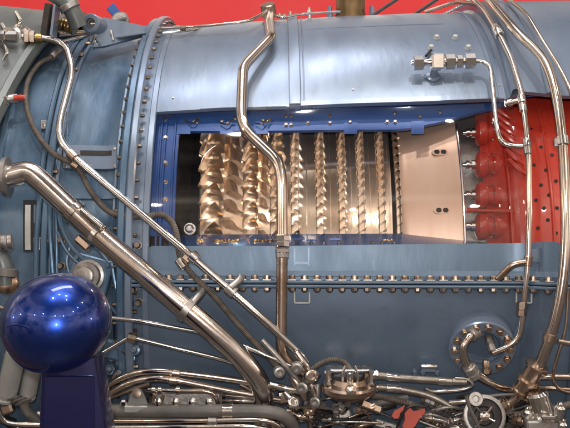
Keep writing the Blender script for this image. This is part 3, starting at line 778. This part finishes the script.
# clip on the casing, placard, left casting
c = on(44, 125, .006); m = MB(); m.box(c, (.010, .006, .014), None, .2); cl = obj('clip', m, 'brushed', eng); fastener('screw', c + V((0, -.003, 0)), (0, -1, 0), .0025, .002, 'steel', cl)
pl = surfplate('placard', 24.5, 201, 44, 252, .006, 'black', eng, solid=.003, label='black edged plate with a pale strip at the left')
surfplate('pale_strip', 26.5, 206, 32, 250, .0068, 'white', pl, solid=.001)
surfplate('inner_square', 35, 206, 42.5, 224, .0068, 'paint_low', pl, solid=.001)
surfplate('inner_square', 35, 238, 44, 250, .0068, 'brown', pl, solid=.001)
hg = MB()
for pts, w in (([(49, 195, .010), (50, 230, .014), (53, 275, .014)], 5), ([(58, 200, .01), (60, 225, .016), (70, 246, .018), (86, 262, .02)], 4.5), ([(58, 232, .012), (66, 252, .016), (84, 268, .02)], 4),
               ([(62, 212, .01), (84, 232, .01), (108, 262, .014)], 4), ([(56, 210, .01), (57, 245, .012), (57, 290, .01)], 4.5), ([(112, 262, .012), (116, 290, .014), (128, 318, .012)], 5), ([(106, 300, .012), (122, 320, .01), (128, 345, .01)], 4), ([(70, 246, .01), (66, 262, .01), (70, 275, .012)], 4)):
    pth = fillet(P(pts), .03); hg.sweep(pth, w / 2 * S, 10)
cast = obj('webbed_casting', hg, 'paint_deep', eng, label='webbed blue casting behind the glossy blue dome')
p = on(90, 276, .014); n = V((-.1, -1, .08)).normalized(); rr = V((0, -1, 0)).rotation_difference(n).to_matrix()
m = MB(); m.box(p, (.062, .010, .058), rr @ Matrix.Rotation(.25, 3, 'Y'), .2); sq = obj('square_flange', m, 'paint_deep', cast)
m = MB(); m.turned(p + n * .004, n, [(0, .024), (.006, .024), (.007, .020), (.014, .019), (.014, .013), (.022, .0125), (.023, .009)], 28); obj('boss', m, 'brushed', sq)
for dx, dz in ((-.024, .022), (.024, .022), (.024, -.022), (-.024, -.022)):
    fastener('bolt', p + (rr @ Matrix.Rotation(.25, 3, 'Y')) @ V((dx, -.005, dz)), n, .0042, .006, 'paint_deep', sq)
for px, py in ((60, 240), (60, 266), (137, 245), (132, 290), (138, 303), (126, 330)):
    p = on(px, py, .012); fastener('bolt', p - radial(p) * .01, radial(p), .005, .014, 'darkbolt', cast)
m = MB()   # ribbed panel strips right of the casting
for px in (112, 117, 122): m.patch([on(px, 260).x - .001, on(px, 260).x + .001], lambda x: R(-25), lambda x: R(12), 20, lambda x, t: rcase(x) + .003)
obj('rib', m, 'paint_deep', front, solid=.003)

# left edge connectors
lc = pipe([(-14, 243, .07), (2, 242, .07), (12, 241, .068)], 15, 'brushed', name='connector', label='grey threaded connector at the left edge')
for i in range(3): sleeve(lc, (-6 + i * 6, 243, .07), (-3 + i * 6, 242.7, .07), 17.5, 'brushed', 'ring', 20)
lc2 = pipe([(-6, 252, .062), (4, 262, .062), (5, 285, .06)], 19, 'grey', name='cable_boot', f=.02)
sleeve(lc2, (6, 268, .068), (5, 276, .068), 24, 'rubber', 'ring', 22)
p = on(7, 283, .06); m = MB(); m.turned(p, (.5, -1, .1), [(-.006, .014), (0, .016), (.006, .0155), (.009, .011), (.0095, .004)], 22); obj('end_cap', m, 'brown', lc2)

# ------------------------------------------------------------------ round port lower right
p0 = on(481, 343, 0); n0 = radial(p0); n0 = (n0 + V((-.10, 0, -.33))).normalized(); p0 = p0 + n0 * .009 + V((0, 0, -.001))
u0 = V((1, 0, 0)); u0 = (u0 - n0 * u0.dot(n0)).normalized(); v0 = n0.cross(u0)
m = MB(); m.turned(p0 - n0 * .012, n0, [(-.02, .048), (.016, .0475), (.0175, .0455), (.0175, .032), (.012, .0305), (.004, .028)], 48)
port = obj('round_port', m, 'paint', eng, label='round bolted port plate at the lower right')
for k in range(14):
    a = 2 * PI * k / 14 + .1; fastener('bolt', p0 + n0 * .0055 + (u0 * math.cos(a) + v0 * math.sin(a)) * .0388, n0, .0048, .0052, 'brown', port, limit=110, seg=8)
m = MB(); m.turned(p0 - n0 * .001, n0, [(-.008, .031), (.001, .031), (.0015, .027), (-.003, .024)], 30); obj('inner_disc', m, 'paint_low', port)
pa = pipe([(478, 330, .012), (471, 334, .03), (463, 345, .038), (463, 356, .038), (470, 370, .036), (484, 380, .03), (505, 389, .022), (525, 390, .02)], 8, 'warm', .02, name='drain_pipe', label='curved drain pipe leaving the round port')
sleeve(pa, (479, 330, .014), (470.5, 336, .03), 13.5, 'brushed', 'nut', 16, prof=NUT)
sleeve(pa, (468.5, 366, .037), (476, 377, .034), 14.5, 'brushed', 'nut', 14, prof=NUT)
sleeve(eng, (488, 336, .012), (493, 352, .03), 9, 'brushed', 'elbow_fitting', 10, prof=NUT)
sleeve(eng, (486, 360, .016), (486, 374, .02), 8, 'brown', 'drain_nut', 8, prof=NUT)
# small lit fitting left of the port
m = MB(); m.box(on(428, 369, .01), (.022, .012, .009), None, .2)
for dx in (-14, -6, 8): m.turned(on(428 + dx, 371, .008), (0, -1, -.2), [(0, .0042), (.008, .0042), (.01, .003)], 10)
obj('drain_boss', m, 'paint_low', eng)
sleeve(eng, (421, 366.5, .014), (437, 366.5, .014), 5, 'steel', 'drain_bar', 12)

# ------------------------------------------------------------------ pump at bottom centre
pc = on(349, 386, .055)
m = MB(); m.turned(pc + V((0, 0, -.010)), (0, -.12, 1), [(-.006, .018), (-.004, .028), (.004, .0375), (.011, .0385), (.014, .036), (.016, .026), (.022, .022)], 36)
pump = obj('pump', m, 'brown', eng, label='dark bronze pump with four bright posts at the bottom centre')
for dx, dy in ((-.030, -.012), (.030, -.012), (-.024, .02), (.024, .02)):
    m = MB(); b = pc + V((dx, dy, .004)); m.turned(b, (0, 0, 1), [(0, .0048), (.003, .0048), (.003, .003), (.016, .003), (.016, .0048), (.020, .0048), (.021, .003)], 8); obj('post', m, 'steel', pump)
m = MB(); m.box(pc + V((0, .004, .023)), (.066, .03, .0035), None, .3); obj('top_plate', m, 'brown', pump)
m = MB()
for a in (-.5, .5): m.sweep(fillet([pc + V((a * .022, -.018, .006)), pc + V((a * .020, -.020, .022)), pc + V((a * .012, -.020, .032))], .006), .0022, 10)
m.turned(pc + V((0, -.016, .004)), (0, -.1, 1), [(0, .008), (.006, .008), (.006, .0055), (.018, .006), (.020, .003)], 12)
obj('yoke', m, 'steel', pump)
m = MB(); m.turned(pc + V((0, -.037, .001)), (0, -1, .1), [(-.006, .008), (.003, .007), (.004, .005)], 18); obj('knob', m, 'warm', pump)
pipe([(300, 384, .035), (312, 368, .04), (330, 358, .045), (345, 361, .05), (351, 370, .055)], 4.6, 'hose', .03, name='hose')
for y0, y1, y2, y3, x3 in ((375, 378, 380, 382, 466), (387, 389, 395, 407, 452)):
    h = pipe([(366, y0, .05), (378, y0, .05), (400, y1, .046), (430, y2, .042), (x3, y3, .038)], 7, 'metalhose', .03, name='metal_hose')
    sleeve(h, (368, y0, .05), (378, y0 + .4, .05), 10, 'warm', 'nut', 6, prof=NUT)
    sleeve(h, (386, lerp(y0, y1, .45), .049), (400, y1, .046), 7.8, 'steel', 'collar')
pipe([(425, 388, .035), (432, 392, .035), (462, 390, .035), (474, 386, .036), (470, 379, .038), (455, 378, .04)], 3.6, 'steel', .012)
sleeve(eng, (438, 380.5, .0425), (452, 381.5, .04), 8, 'steel', 'hose_collar')

# gauge ring at the bottom right
gc = on(485, 416, .06); n = V((-.05, -1, .25)).normalized()
m = MB(); m.turned(gc - n * .02, n, [(0, .029), (.012, .030), (.018, .0295), (.019, .0275), (.019, .0245), (.008, .024), (.006, .020)], 40)
gau = obj('valve_housing', m, 'brushed', eng, label='round open valve housing at the bottom right')
m = MB()
for a, q0, q1, rr_ in ((.9, -.019, .017, .0026), (2.3, -.004, .019, .0018), (-.5, 0, .016, .0022)):
    d_ = V((math.cos(a), 0, math.sin(a)))
    m.sweep([gc - n * .006 + d_ * q0, gc - n * .001 + d_ * q1], rr_, 8)
m.turned(gc - n * .008, n, [(0, .008), (.008, .007), (.010, .003)], 14)
obj('spindle', m, 'warm', gau)
m = MB(); m.turned(gc - n * .013, n, [(0, .0236), (.0045, .0236), (.005, .014), (.003, .012)], 30); obj('inner_disc', m, 'dark', gau)
m = MB(); c2 = on(476, 399, .06); m.turned(c2 - n * .01, n, [(0, .0095), (.008, .0105), (.010, .0095), (.010, .005), (.007, .004)], 20); obj('eyelet', m, 'brushed', gau)
pipe([(466, 396, .066), (470, 410, .07), (478, 424, .07), (480, 436, .07)], 3.4, 'steel', .02)
# cluster at bottom far right
cb = on(545, 410, .05)
m = MB(); m.turned(on(537, 392, .055), on(546, 424, .055) - on(537, 392, .055), [(0, .012), (.004, .0155), (.03, .0155), (.034, .019), (.05, .019)], 26)
vb = obj('valve_body', m, 'steel', eng, label='bright chunky valve body in the bottom right corner')
for px, py in ((528, 414), (560, 410), (530, 425), (562, 426), (540, 420)):
    m = MB(); q = on(px, py, .07); m.turned(q, (0, -.3, 1), [(-.014, .006), (-.004, .0075), (.004, .0075), (.007, .005), (.010, .0045), (.012, .002)], 10); obj('stud', m, 'steel', vb)
m = MB(); m.box(on(545, 424, .066), (.055, .02, .012), None, .2); obj('cross_bar', m, 'brushed', vb)
m = MB(); m.box(on(548, 417, .076), (.020, .010, .005), None, .2); obj('bridge', m, 'steel', vb)

# red cap in the clutter
m = MB()
pts = [on(a_, b_, .05) for a_, b_ in ((404, 412), (410, 408), (413, 411.5), (419, 410), (424.5, 408.5), (425, 412), (419, 419), (415, 426), (409, 431), (402, 427), (405, 419))]
plate(m, pts, (0, -1, .3), .008); rc_ = obj('red_cover', m, 'redcap', eng, label='small salmon red cover among the pipes at the bottom')
m = MB(); plate(m, [on(a_, b_, .052) for a_, b_ in ((391.5, 416), (394, 411), (400, 408), (404.5, 405), (403, 410.5), (400, 413), (398.5, 418.5), (394, 419))], (0, -1, .3), .008); obj('cover_flap', m, 'redcap', rc_)
pipe([(396, 430, .06), (401, 416, .064), (409, 405, .064), (426, 407, .06)], 2.4, 'dark', .012, name='cable')

# ------------------------------------------------------------------ lower left: rods, pipes, bracket
pipe([(104, 317, .05), (140, 321, .045), (205, 333, .03)], 4, 'steel', name='rod', label='straight rod leaving the dome to the right')
r2 = pipe([(134, 338, .045), (180, 349, .04), (222, 359, .035), (236, 364, .03)], 4, 'steel', name='rod')
sleeve(r2, (128, 337, .045), (137, 339, .045), 10, 'warm', 'clevis', 8)
pipe([(100, 391, .04), (120, 378, .045), (140, 371.5, .045), (162, 371, .044), (200, 375, .04), (250, 382, .035), (275, 388, .03)], 6.6, 'warm', .03, label='upper of two arched pipes right of the blue post')
pipe([(102, 398, .045), (122, 386, .05), (142, 379, .05), (166, 378, .05), (205, 386, .045), (256, 396, .04), (280, 400, .035)], 6.6, 'warm', .03, label='lower of two arched pipes right of the blue post')
pipe([(98, 405, .03), (112, 388, .03), (117, 372, .03)], 8, 'warm', .03)
pipe([(106, 382, .03), (101, 400, .036), (116, 395, .04), (150, 384, .03)], 5, 'brown', .03)
for px, py in ((176, 373), (173, 380)):
    sleeve(eng, (px - 4, py - .5, .049), (px + 4, py + .6, .048), 9.5, 'brown', 'pipe_clamp', 14)
m = MB(); pts = [on(127, 407, .06), on(131, 394, .06), on(134, 389.5, .06), (on(137, 388, .06)), on(141, 389.5, .06), on(144, 394, .06), on(149, 407, .06)]
plate(m, pts, (0, -1, .2), .005); tb = obj('lug_bracket', m, 'palegrey', eng, label='grey rounded lug bracket right of the blue post', sharp=30)
m = MB(); m.turned(on(137, 394, .063), (0, -1, .2), [(0, .0062), (.003, .0062), (.0035, .004)], 14); obj('bushing', m, 'darkbolt', tb)
m = MB(); m.box(on(137, 408, .062), (.034, .02, .010), None, .15); obj('foot', m, 'palegrey', tb)
m = MB(); m.box(on(124, 403, .064), (.010, .012, .010), None, .25); obj('nut', m, 'steel', tb)
m = MB(); m.box(on(165, 412, .045), (.20, .03, .020), None, .1); gb = obj('mounting_rail', m, 'palegrey', eng)
m = MB(); m.box(on(188, 398, .035), (.10, .03, .026), None, .15); gb2 = obj('gearbox_block', m, 'brushed', eng)
for k in range(4):
    m = MB(); m.turned(on(158 + k * 17, 402, .065), (0, -1, .1), [(-.01, .0055), (.002, .0055), (.003, .003)], 8); obj('stud', m, 'steel', gb2)
pipe([(148, 390, .06), (180, 391, .06), (208, 391, .06), (216, 396, .06), (219, 408, .055)], 4.4, 'warm', .012)
for px in (152, 158, 176): sleeve(eng, (px, 390.3, .06), (px + 4, 390.6, .06), 8, 'brown', 'pipe_clamp', 12)
pipe([(152, 408, .06), (155, 394, .064)], 4, 'brown'); pipe([(158, 409, .06), (163, 396, .064)], 3.4, 'brown')
bh = pipe([(96, 411, .07), (180, 411, .07), (262, 411, .07), (282, 414, .068), (293, 424, .06), (296, 440, .05)], 13, 'rubber', .03, name='rubber_hose', seg=22, label='thick dull rubber hose along the bottom edge')
sleeve(bh, (223, 411, .07), (233, 411, .07), 14.5, 'steel', 'clamp', 24, prof=[(0, 1), (.2, 1), (.2, .93), (.8, .93), (.8, 1), (1, 1)])
pipe([(96, 421, .08), (180, 421, .08), (262, 419.5, .08), (278, 424, .08), (284, 436, .075)], 4.6, 'warm', .02)
pipe([(96, 427.5, .085), (180, 427, .085), (250, 426, .085), (272, 430, .08)], 4.6, 'steel', .02)
sleeve(eng, (208, 421, .081), (217, 421, .081), 7.5, 'brushed', 'pipe_clamp', 14)
pipe([(240, 384, .03), (255, 392, .03), (262, 410, .03)], 5, 'warm', .02)
pipe([(210, 392, .03), (230, 396, .04), (256, 398, .04), (272, 396, .03)], 4, 'warm', .02)
pipe([(214, 400, .03), (240, 401, .045), (270, 402, .03)], 4, 'steel', .02)

# ------------------------------------------------------------------ knot of clamps at (300,380)
for (x0, y0), (x1, y1), w, mt in (((296, 352), (312, 376), 7, 'warm'), ((262, 340), (300, 383), 5.5, 'brushed'), ((268, 384), (300, 392), 7, 'steel'), ((300, 388), (318, 372), 8, 'brushed'),
        ((243, 346), (290, 366), 4, 'steel'), ((285, 392), (296, 408), 8, 'steel'), ((308, 380), (318, 404), 8, 'warm'), ((292, 376), (305, 398), 9, 'brown'), ((318, 384), (314, 408), 7, 'brushed')):
    pipe([(x0, y0, .04), ((x0 + x1) / 2 + 1, (y0 + y1) / 2, .046), (x1, y1, .044)], w, mt, name='link', f=.02)
for px, py, w in ((279, 372, 11), (297, 368, 12), (311, 376, 13), (303, 388, 12), (316, 402, 11), (293, 402, 12), (286, 414, 12)):
    m = MB(); c = on(px, py, .055); m.turned(c, (random.uniform(-.6, .6), -1, random.uniform(-.3, .5)), [(-.006, w / 2 * S * .8), (-.005, w / 2 * S), (.004, w / 2 * S), (.005, w / 2 * S * .8), (.005, w / 2 * S * .55), (.0, w / 2 * S * .5)], 14)
    obj('clamp_ring', m, random.choice(['steel', 'brushed', 'warm']), eng)
pipe([(228, 352, .03), (245, 349, .035), (250, 352, .03)], 5, 'brushed')
# ------------------------------------------------------------------ filler machinery along the underside
rnd = random.Random(21)
for i in range(60):
    px = rnd.uniform(296, 560); py = rnd.uniform(396, 430)
    if 394 < px < 428 and py > 400: continue
    ln = rnd.uniform(14, 60); sl = rnd.uniform(-.35, .35); w = rnd.choice([2.6, 3.2, 4, 5, 6, 7]); lf = rnd.uniform(-.005, .045)
    pts = [(px - ln / 2, py - sl * ln / 2, lf), (px, py + rnd.uniform(-4, 4), lf + .008), (px + ln / 2, py + sl * ln / 2, lf - .004)]
    if rnd.random() < .5: pts.append((px + ln / 2 + rnd.uniform(-4, 8), py + sl * ln / 2 + rnd.uniform(8, 18), lf - .01))
    pp = pipe(pts, w, rnd.choice(['brown', 'warm', 'dark', 'brushed', 'steel', 'steel', 'rubber', 'hose', 'warm']), .02, seg=12)
    if rnd.random() < .6:
        a = on(pts[0][0] + 4, pts[0][1] + sl * 4, lf + .002); b = on(pts[1][0], pts[1][1], lf + .008)
        m = MB(); ax = b - a; r = w * .8 * S; m.turned(a, ax, [(0, r * .85), (.001, r), (.007, r), (.0075, r * .8), (.009, r * .8), (.0095, r), (.014, r), (.015, r * .8)], 8); obj('nut', m, rnd.choice(['brushed', 'brown', 'steel']), pp)
for i in range(34):
    px = rnd.uniform(300, 565); py = rnd.uniform(402, 434)
    if 392 < px < 430: continue
    m = MB(); c = on(px, py, rnd.uniform(-.01, .04)); rt = Matrix.Rotation(rnd.uniform(-.5, .5), 3, 'Y') @ Matrix.Rotation(rnd.uniform(-.4, .4), 3, 'X')
    s3 = (rnd.uniform(.012, .04), rnd.uniform(.015, .03), rnd.uniform(.008, .022)); m.box(c, s3, rt, .15)
    for q in range(2): m.turned(c + rt @ V((rnd.uniform(-.4, .4) * s3[0], -s3[1] / 2, rnd.uniform(-.3, .3) * s3[2])), rt @ V((0, -1, 0)), [(-.002, .003), (.004, .003), (.0045, .002)], 6)
    obj('housing', m, rnd.choice(['brushed', 'dark', 'brushed', 'grey', 'brown', 'steel']), eng)
for i in range(20):   # left part, behind the arched pipes
    px = rnd.uniform(105, 290); py = rnd.uniform(386, 430); m = MB(); c = on(px, py, rnd.uniform(-.004, .02))
    m.box(c, (rnd.uniform(.012, .03), .02, rnd.uniform(.008, .02)), Matrix.Rotation(rnd.uniform(-.4, .4), 3, 'Y'), .2)
    obj('housing', m, rnd.choice(['brushed', 'dark', 'dark', 'brown']), eng)
for px, py in ((118, 345), (125, 352), (112, 356), (121, 362), (130, 358), (110, 370), (135, 350)):
    m = MB(); c = on(px, py, .012); m.turned(c, (rnd.uniform(-.4, .4), -1, rnd.uniform(-.2, .5)), [(-.01, .009), (.002, .008), (.003, .005), (.008, .0045), (.009, .003)], 10); obj('casting_boss', m, rnd.choice(['paint_deep', 'paint_low', 'dark']), eng)
m = MB(); m.box(on(116, 350, .01), (.034, .02, .030), Matrix.Rotation(.2, 3, 'Y'), .2); obj('casting_block', m, 'paint_deep', eng)
pipe([(70, 372, .03), (104, 352, .04), (128, 338, .04)], 3.4, 'steel')

# bottom left canisters
for (a, b, w) in (((17, 350, .06), (5, 400, .06), 21), ((34, 362, .05), (27, 398, .05), 17)):
    c = sleeve(eng, a, b, w, 'palegrey', 'canister', 26, prof=[(0, .8), (.03, .96), (.1, 1), (.86, 1), (.88, .86), (.93, .86), (.95, 1), (1, .94)])
for i in range(3):
    p = on(13 + i * 5, 398 + i * 1.6, .062); m = MB(); m.turned(p, (.35, -.3, -.9), [(0, .010), (.002, .013), (.004, .010)], 18); obj('spring_ring', m, 'brushed', eng)
pipe([(22, 398, .058), (27, 412, .055), (36, 420, .05)], 10, 'brushed', .02)
pipe([(-4, 404, .075), (2, 420, .075), (12, 424, .075), (44, 425, .07)], 5.4, 'steel', .02)
pipe([(20, 372, .03), (12, 340, .03), (2, 330, .03)], 12, 'dark', .03, name='hose')
pipe([(-8, 308, .05), (6, 307, .05), (30, 312, .04)], 5, 'steel')
for i in range(10):
    px = rnd.uniform(0, 44); py = rnd.uniform(395, 432); m = MB(); m.box(on(px, py, .02), (rnd.uniform(.01, .03), .02, rnd.uniform(.008, .02)), Matrix.Rotation(rnd.uniform(-.6, .6), 3, 'Y'), .2)
    obj('housing', m, rnd.choice(['dark', 'dark', 'brushed', 'brown']), eng)
for (kind, mt), mb in leftover.items():
    o = obj(kind + '_run', mb, mt, eng); o['kind'] = 'stuff'

# ------------------------------------------------------------------ glossy blue dome on its post
dd = 0.97; s = dd / F
dc = at(56.5, 322, dd)
FLOOR = -.95
bol = thing('domed_post', (dc.x, dc.y + .01, FLOOR), 'glossy metallic blue dome on a dark blue post standing in front of the engine', 'post')
m = MB(); prof = []
ax = V((-.10, -.30, .9)).normalized()
N_ = 30
for i in range(N_ + 1):
    a = -PI / 2 + PI * i / N_
    prof.append((math.sin(a) * .0560, math.cos(a) * .0630 + 1e-5))
m.turned(dc, ax, prof, 64); dome = obj('dome', m, 'dome', bol, sharp=80)
da = V((-.40, -.79, -.46)).normalized()
ring = []
for k_ in range(9):
    t_ = R(31 + 3.4 * math.sin(PI * k_ / 8) * 0 + (k_ - 4) * .55); ring.append((math.cos(t_) * .0605 * (1 + .030 * math.sin(PI * k_ / 8)), math.sin(t_) * .0605 * (1 + .030 * math.sin(PI * k_ / 8))))
ring.sort(); m = MB(); m.turned(dc, da, [(.030, ring[0][1])] + ring + [(.030, ring[-1][1])], 64, cap=False); obj('rim', m, 'dome', dome, sharp=70)
m = MB(); zt, zb = dc.z - .040, FLOOR
w0, w1 = .064, .082
pcx = at(70, 380, dd).x
for (zz0, zz1) in ((zb, zt),):
    k = []
    nz = 10
    vs, fs = [], []
    for i in range(nz + 1):
        z = lerp(zt, zb, i / nz); w = interp([(0, w0), (.1, .081), (1, .12)], i / nz); ox = pcx + interp([(0, 0), (.12, .006), (1, .01)], i / nz)
        for cx2, cy2 in ((-1, -.55), (-.93, -.9), (-.82, -1), (.82, -1), (.93, -.9), (1, -.55), (1, .9), (-1, .9)): vs.append(V((ox + cx2 * w / 2, dc.y + .012 + cy2 * .022, z)))
    for i in range(nz):
        for j in range(8): fs.append((i * 8 + j, i * 8 + (j + 1) % 8, (i + 1) * 8 + (j + 1) % 8, (i + 1) * 8 + j))
    fs += [tuple(range(8)), tuple(nz * 8 + j for j in range(8))]
    m.add(vs, fs)
post = obj('post', m, 'post', bol, sharp=30)
m = MB(); m.box((pcx + .003, dc.y + .012 - .0232, zt - .12), (.056, .003, .20), None, .3); obj('front_panel', m, 'post', post)
m = MB(); m.box((pcx + .01, dc.y + .012, FLOOR + .012), (.22, .16, .024), None, .3); obj('base_plate', m, 'post', bol)

# ------------------------------------------------------------------ setting
def struct(name, mb, mat):
    o = obj(name, mb, mat, None); o['kind'] = 'structure'; return o
m = MB(); m.box((0, 1.45, .05), (9, .1, 2.0), None, .02); struct('red_wall', m, 'wall')
m = MB(); m.box((0, -1.5, FLOOR - .05), (9, 6.1, .1), None, .02); struct('floor', m, 'floor')

# ------------------------------------------------------------------ light
w = bpy.data.worlds.new('World'); scene.world = w; w.use_nodes = True; nt = w.node_tree; nt.nodes.clear()
N, L = nt.nodes.new, nt.links.new
out = N('ShaderNodeOutputWorld'); bg = N('ShaderNodeBackground'); L(bg.outputs[0], out.inputs[0])
tc = N('ShaderNodeTexCoord'); sx = N('ShaderNodeSeparateXYZ'); L(tc.outputs['Generated'], sx.inputs[0])
cr = N('ShaderNodeValToRGB'); mrz = N('ShaderNodeMapRange'); mrz.inputs[1].default_value = -1; mrz.inputs[2].default_value = 1; L(sx.outputs['Z'], mrz.inputs[0]); L(mrz.outputs[0], cr.inputs[0])
e = cr.color_ramp.elements
e[0].position = 0; e[0].color = (.06, .045, .035, 1); e[1].position = 1; e[1].color = (.55, .50, .46, 1)
for pos, c in ((.36, (.10, .085, .08, 1)), (.48, (.22, .16, .145, 1)), (.58, (.58, .48, .41, 1)), (.70, (.78, .64, .51, 1)), (.735, (.55, .42, .33, 1)), (.75, (1.5, 1.3, 1.1, 1)), (.768, (.50, .41, .35, 1)), (.88, (.40, .34, .31, 1)), (.893, (.14, .10, .085, 1)), (.955, (.22, .18, .17, 1)), (.975, (.6, .56, .56, 1))):
    q = e.new(pos); q.color = c
nz = N('ShaderNodeTexNoise'); nz.inputs['Scale'].default_value = 3.2; nz.inputs['Detail'].default_value = 3; L(tc.outputs['Generated'], nz.inputs['Vector'])
mr = N('ShaderNodeMapRange'); mr.inputs[1].default_value = .38; mr.inputs[2].default_value = .62; mr.inputs[3].default_value = .12; mr.inputs[4].default_value = 2.1; L(nz.outputs[0], mr.inputs[0])
mu = N('ShaderNodeMix'); mu.data_type = 'RGBA'; mu.blend_type = 'MULTIPLY'; mu.inputs['Factor'].default_value = 1; L(cr.outputs[0], mu.inputs['A']); L(mr.outputs[0], mu.inputs['B'])
L(mu.outputs['Result'], bg.inputs[0]); bg.inputs[1].default_value = .8
def lamp(name, kind, loc, power, col=(1, .95, .88), target=(0, -.4, .15), **kw):
    l = bpy.data.lights.new(name, kind); l.energy = power; l.color = col
    for k_, v_ in kw.items(): setattr(l, k_, v_)
    o = bpy.data.objects.new(name, l); C.objects.link(o); o.location = loc
    o.rotation_euler = (V(target) - V(loc)).to_track_quat('-Z', 'Y').to_euler(); return o
def mirror_from(px, py, lift, dist):      # where a hall lamp hangs whose glint shows at this spot of the casing
    p = on(px, py, lift); n = radial(p); v = (p - camo.location).normalized(); return p + (v - n * 2 * v.dot(n)) * dist
for (px, py, lf, ds, pw) in ((185, 135, -.004, 2.2, 25), (255, 113, -.004, 2.2, 22), (372, 108, -.004, 2.2, 32), (425, 122, -.004, 2.6, 10)):
    lamp('ceiling_spot', 'POINT', mirror_from(px, py, lf, ds), pw, (1, .94, .88), shadow_soft_size=.035)
lamp('ceiling_panel', 'AREA', (-.2, -.2, 2.6), 12, (.97, .95, 1), shape='RECTANGLE', size=1.4, size_y=.3)
for wx in (-1.3, 0, 1.3): lamp('wall_spot', 'SPOT', (wx, -.1, 1.9), 30, (1, .93, .88), target=(wx, 1.4, .5), spot_size=R(80), spot_blend=.9, shadow_soft_size=.05)
lamp('camera_flash', 'AREA', (-.02, -1.76, .17), 4.6, (1, .97, .93), target=(0, -.4, .1), size=.03)
for i, (px, py) in enumerate(((15, 312), (22, 308.5), (35, 309), (43, 308), (54, 310.5), (62, 311), (71, 307), (75, 303), (79, 298), (89, 316))):
    v = (at(px, py, 1) - camo.location).normalized(); oc = camo.location - dc; b_ = v.dot(oc)
    h_ = camo.location + v * (-b_ - math.sqrt(max(1e-6, b_ * b_ - oc.dot(oc) + .0605 ** 2))); n_ = (h_ - dc).normalized()
    r_ = v - n_ * 2 * v.dot(n_); lamp('hall_spot', 'POINT', h_ + r_ * (2.0 + .25 * (i % 3)), 3.9, (1, .88, .74), shadow_soft_size=.026)
lamp('window_bulb_and_fill', 'POINT', (-.06, -.452, .245), .24, (1, .62, .30), shadow_soft_size=.01)
lamp('window_bulb_and_fill', 'POINT', (-.07, -.466, .050), .35, (1, .66, .34), shadow_soft_size=.01)

scene.view_settings.view_transform = 'Standard'; scene.view_settings.look = 'None'
scene.view_settings.exposure = .36; scene.view_settings.gamma = 1
for wx in (-.16, -.07): lamp('window_bulb_and_fill', 'POINT', (wx, -.352, .272), .10, (1, .80, .62), shadow_soft_size=.006)  # unseen lamps added behind the top frame to brighten the upper drum
scene.cycles.max_bounces = 8
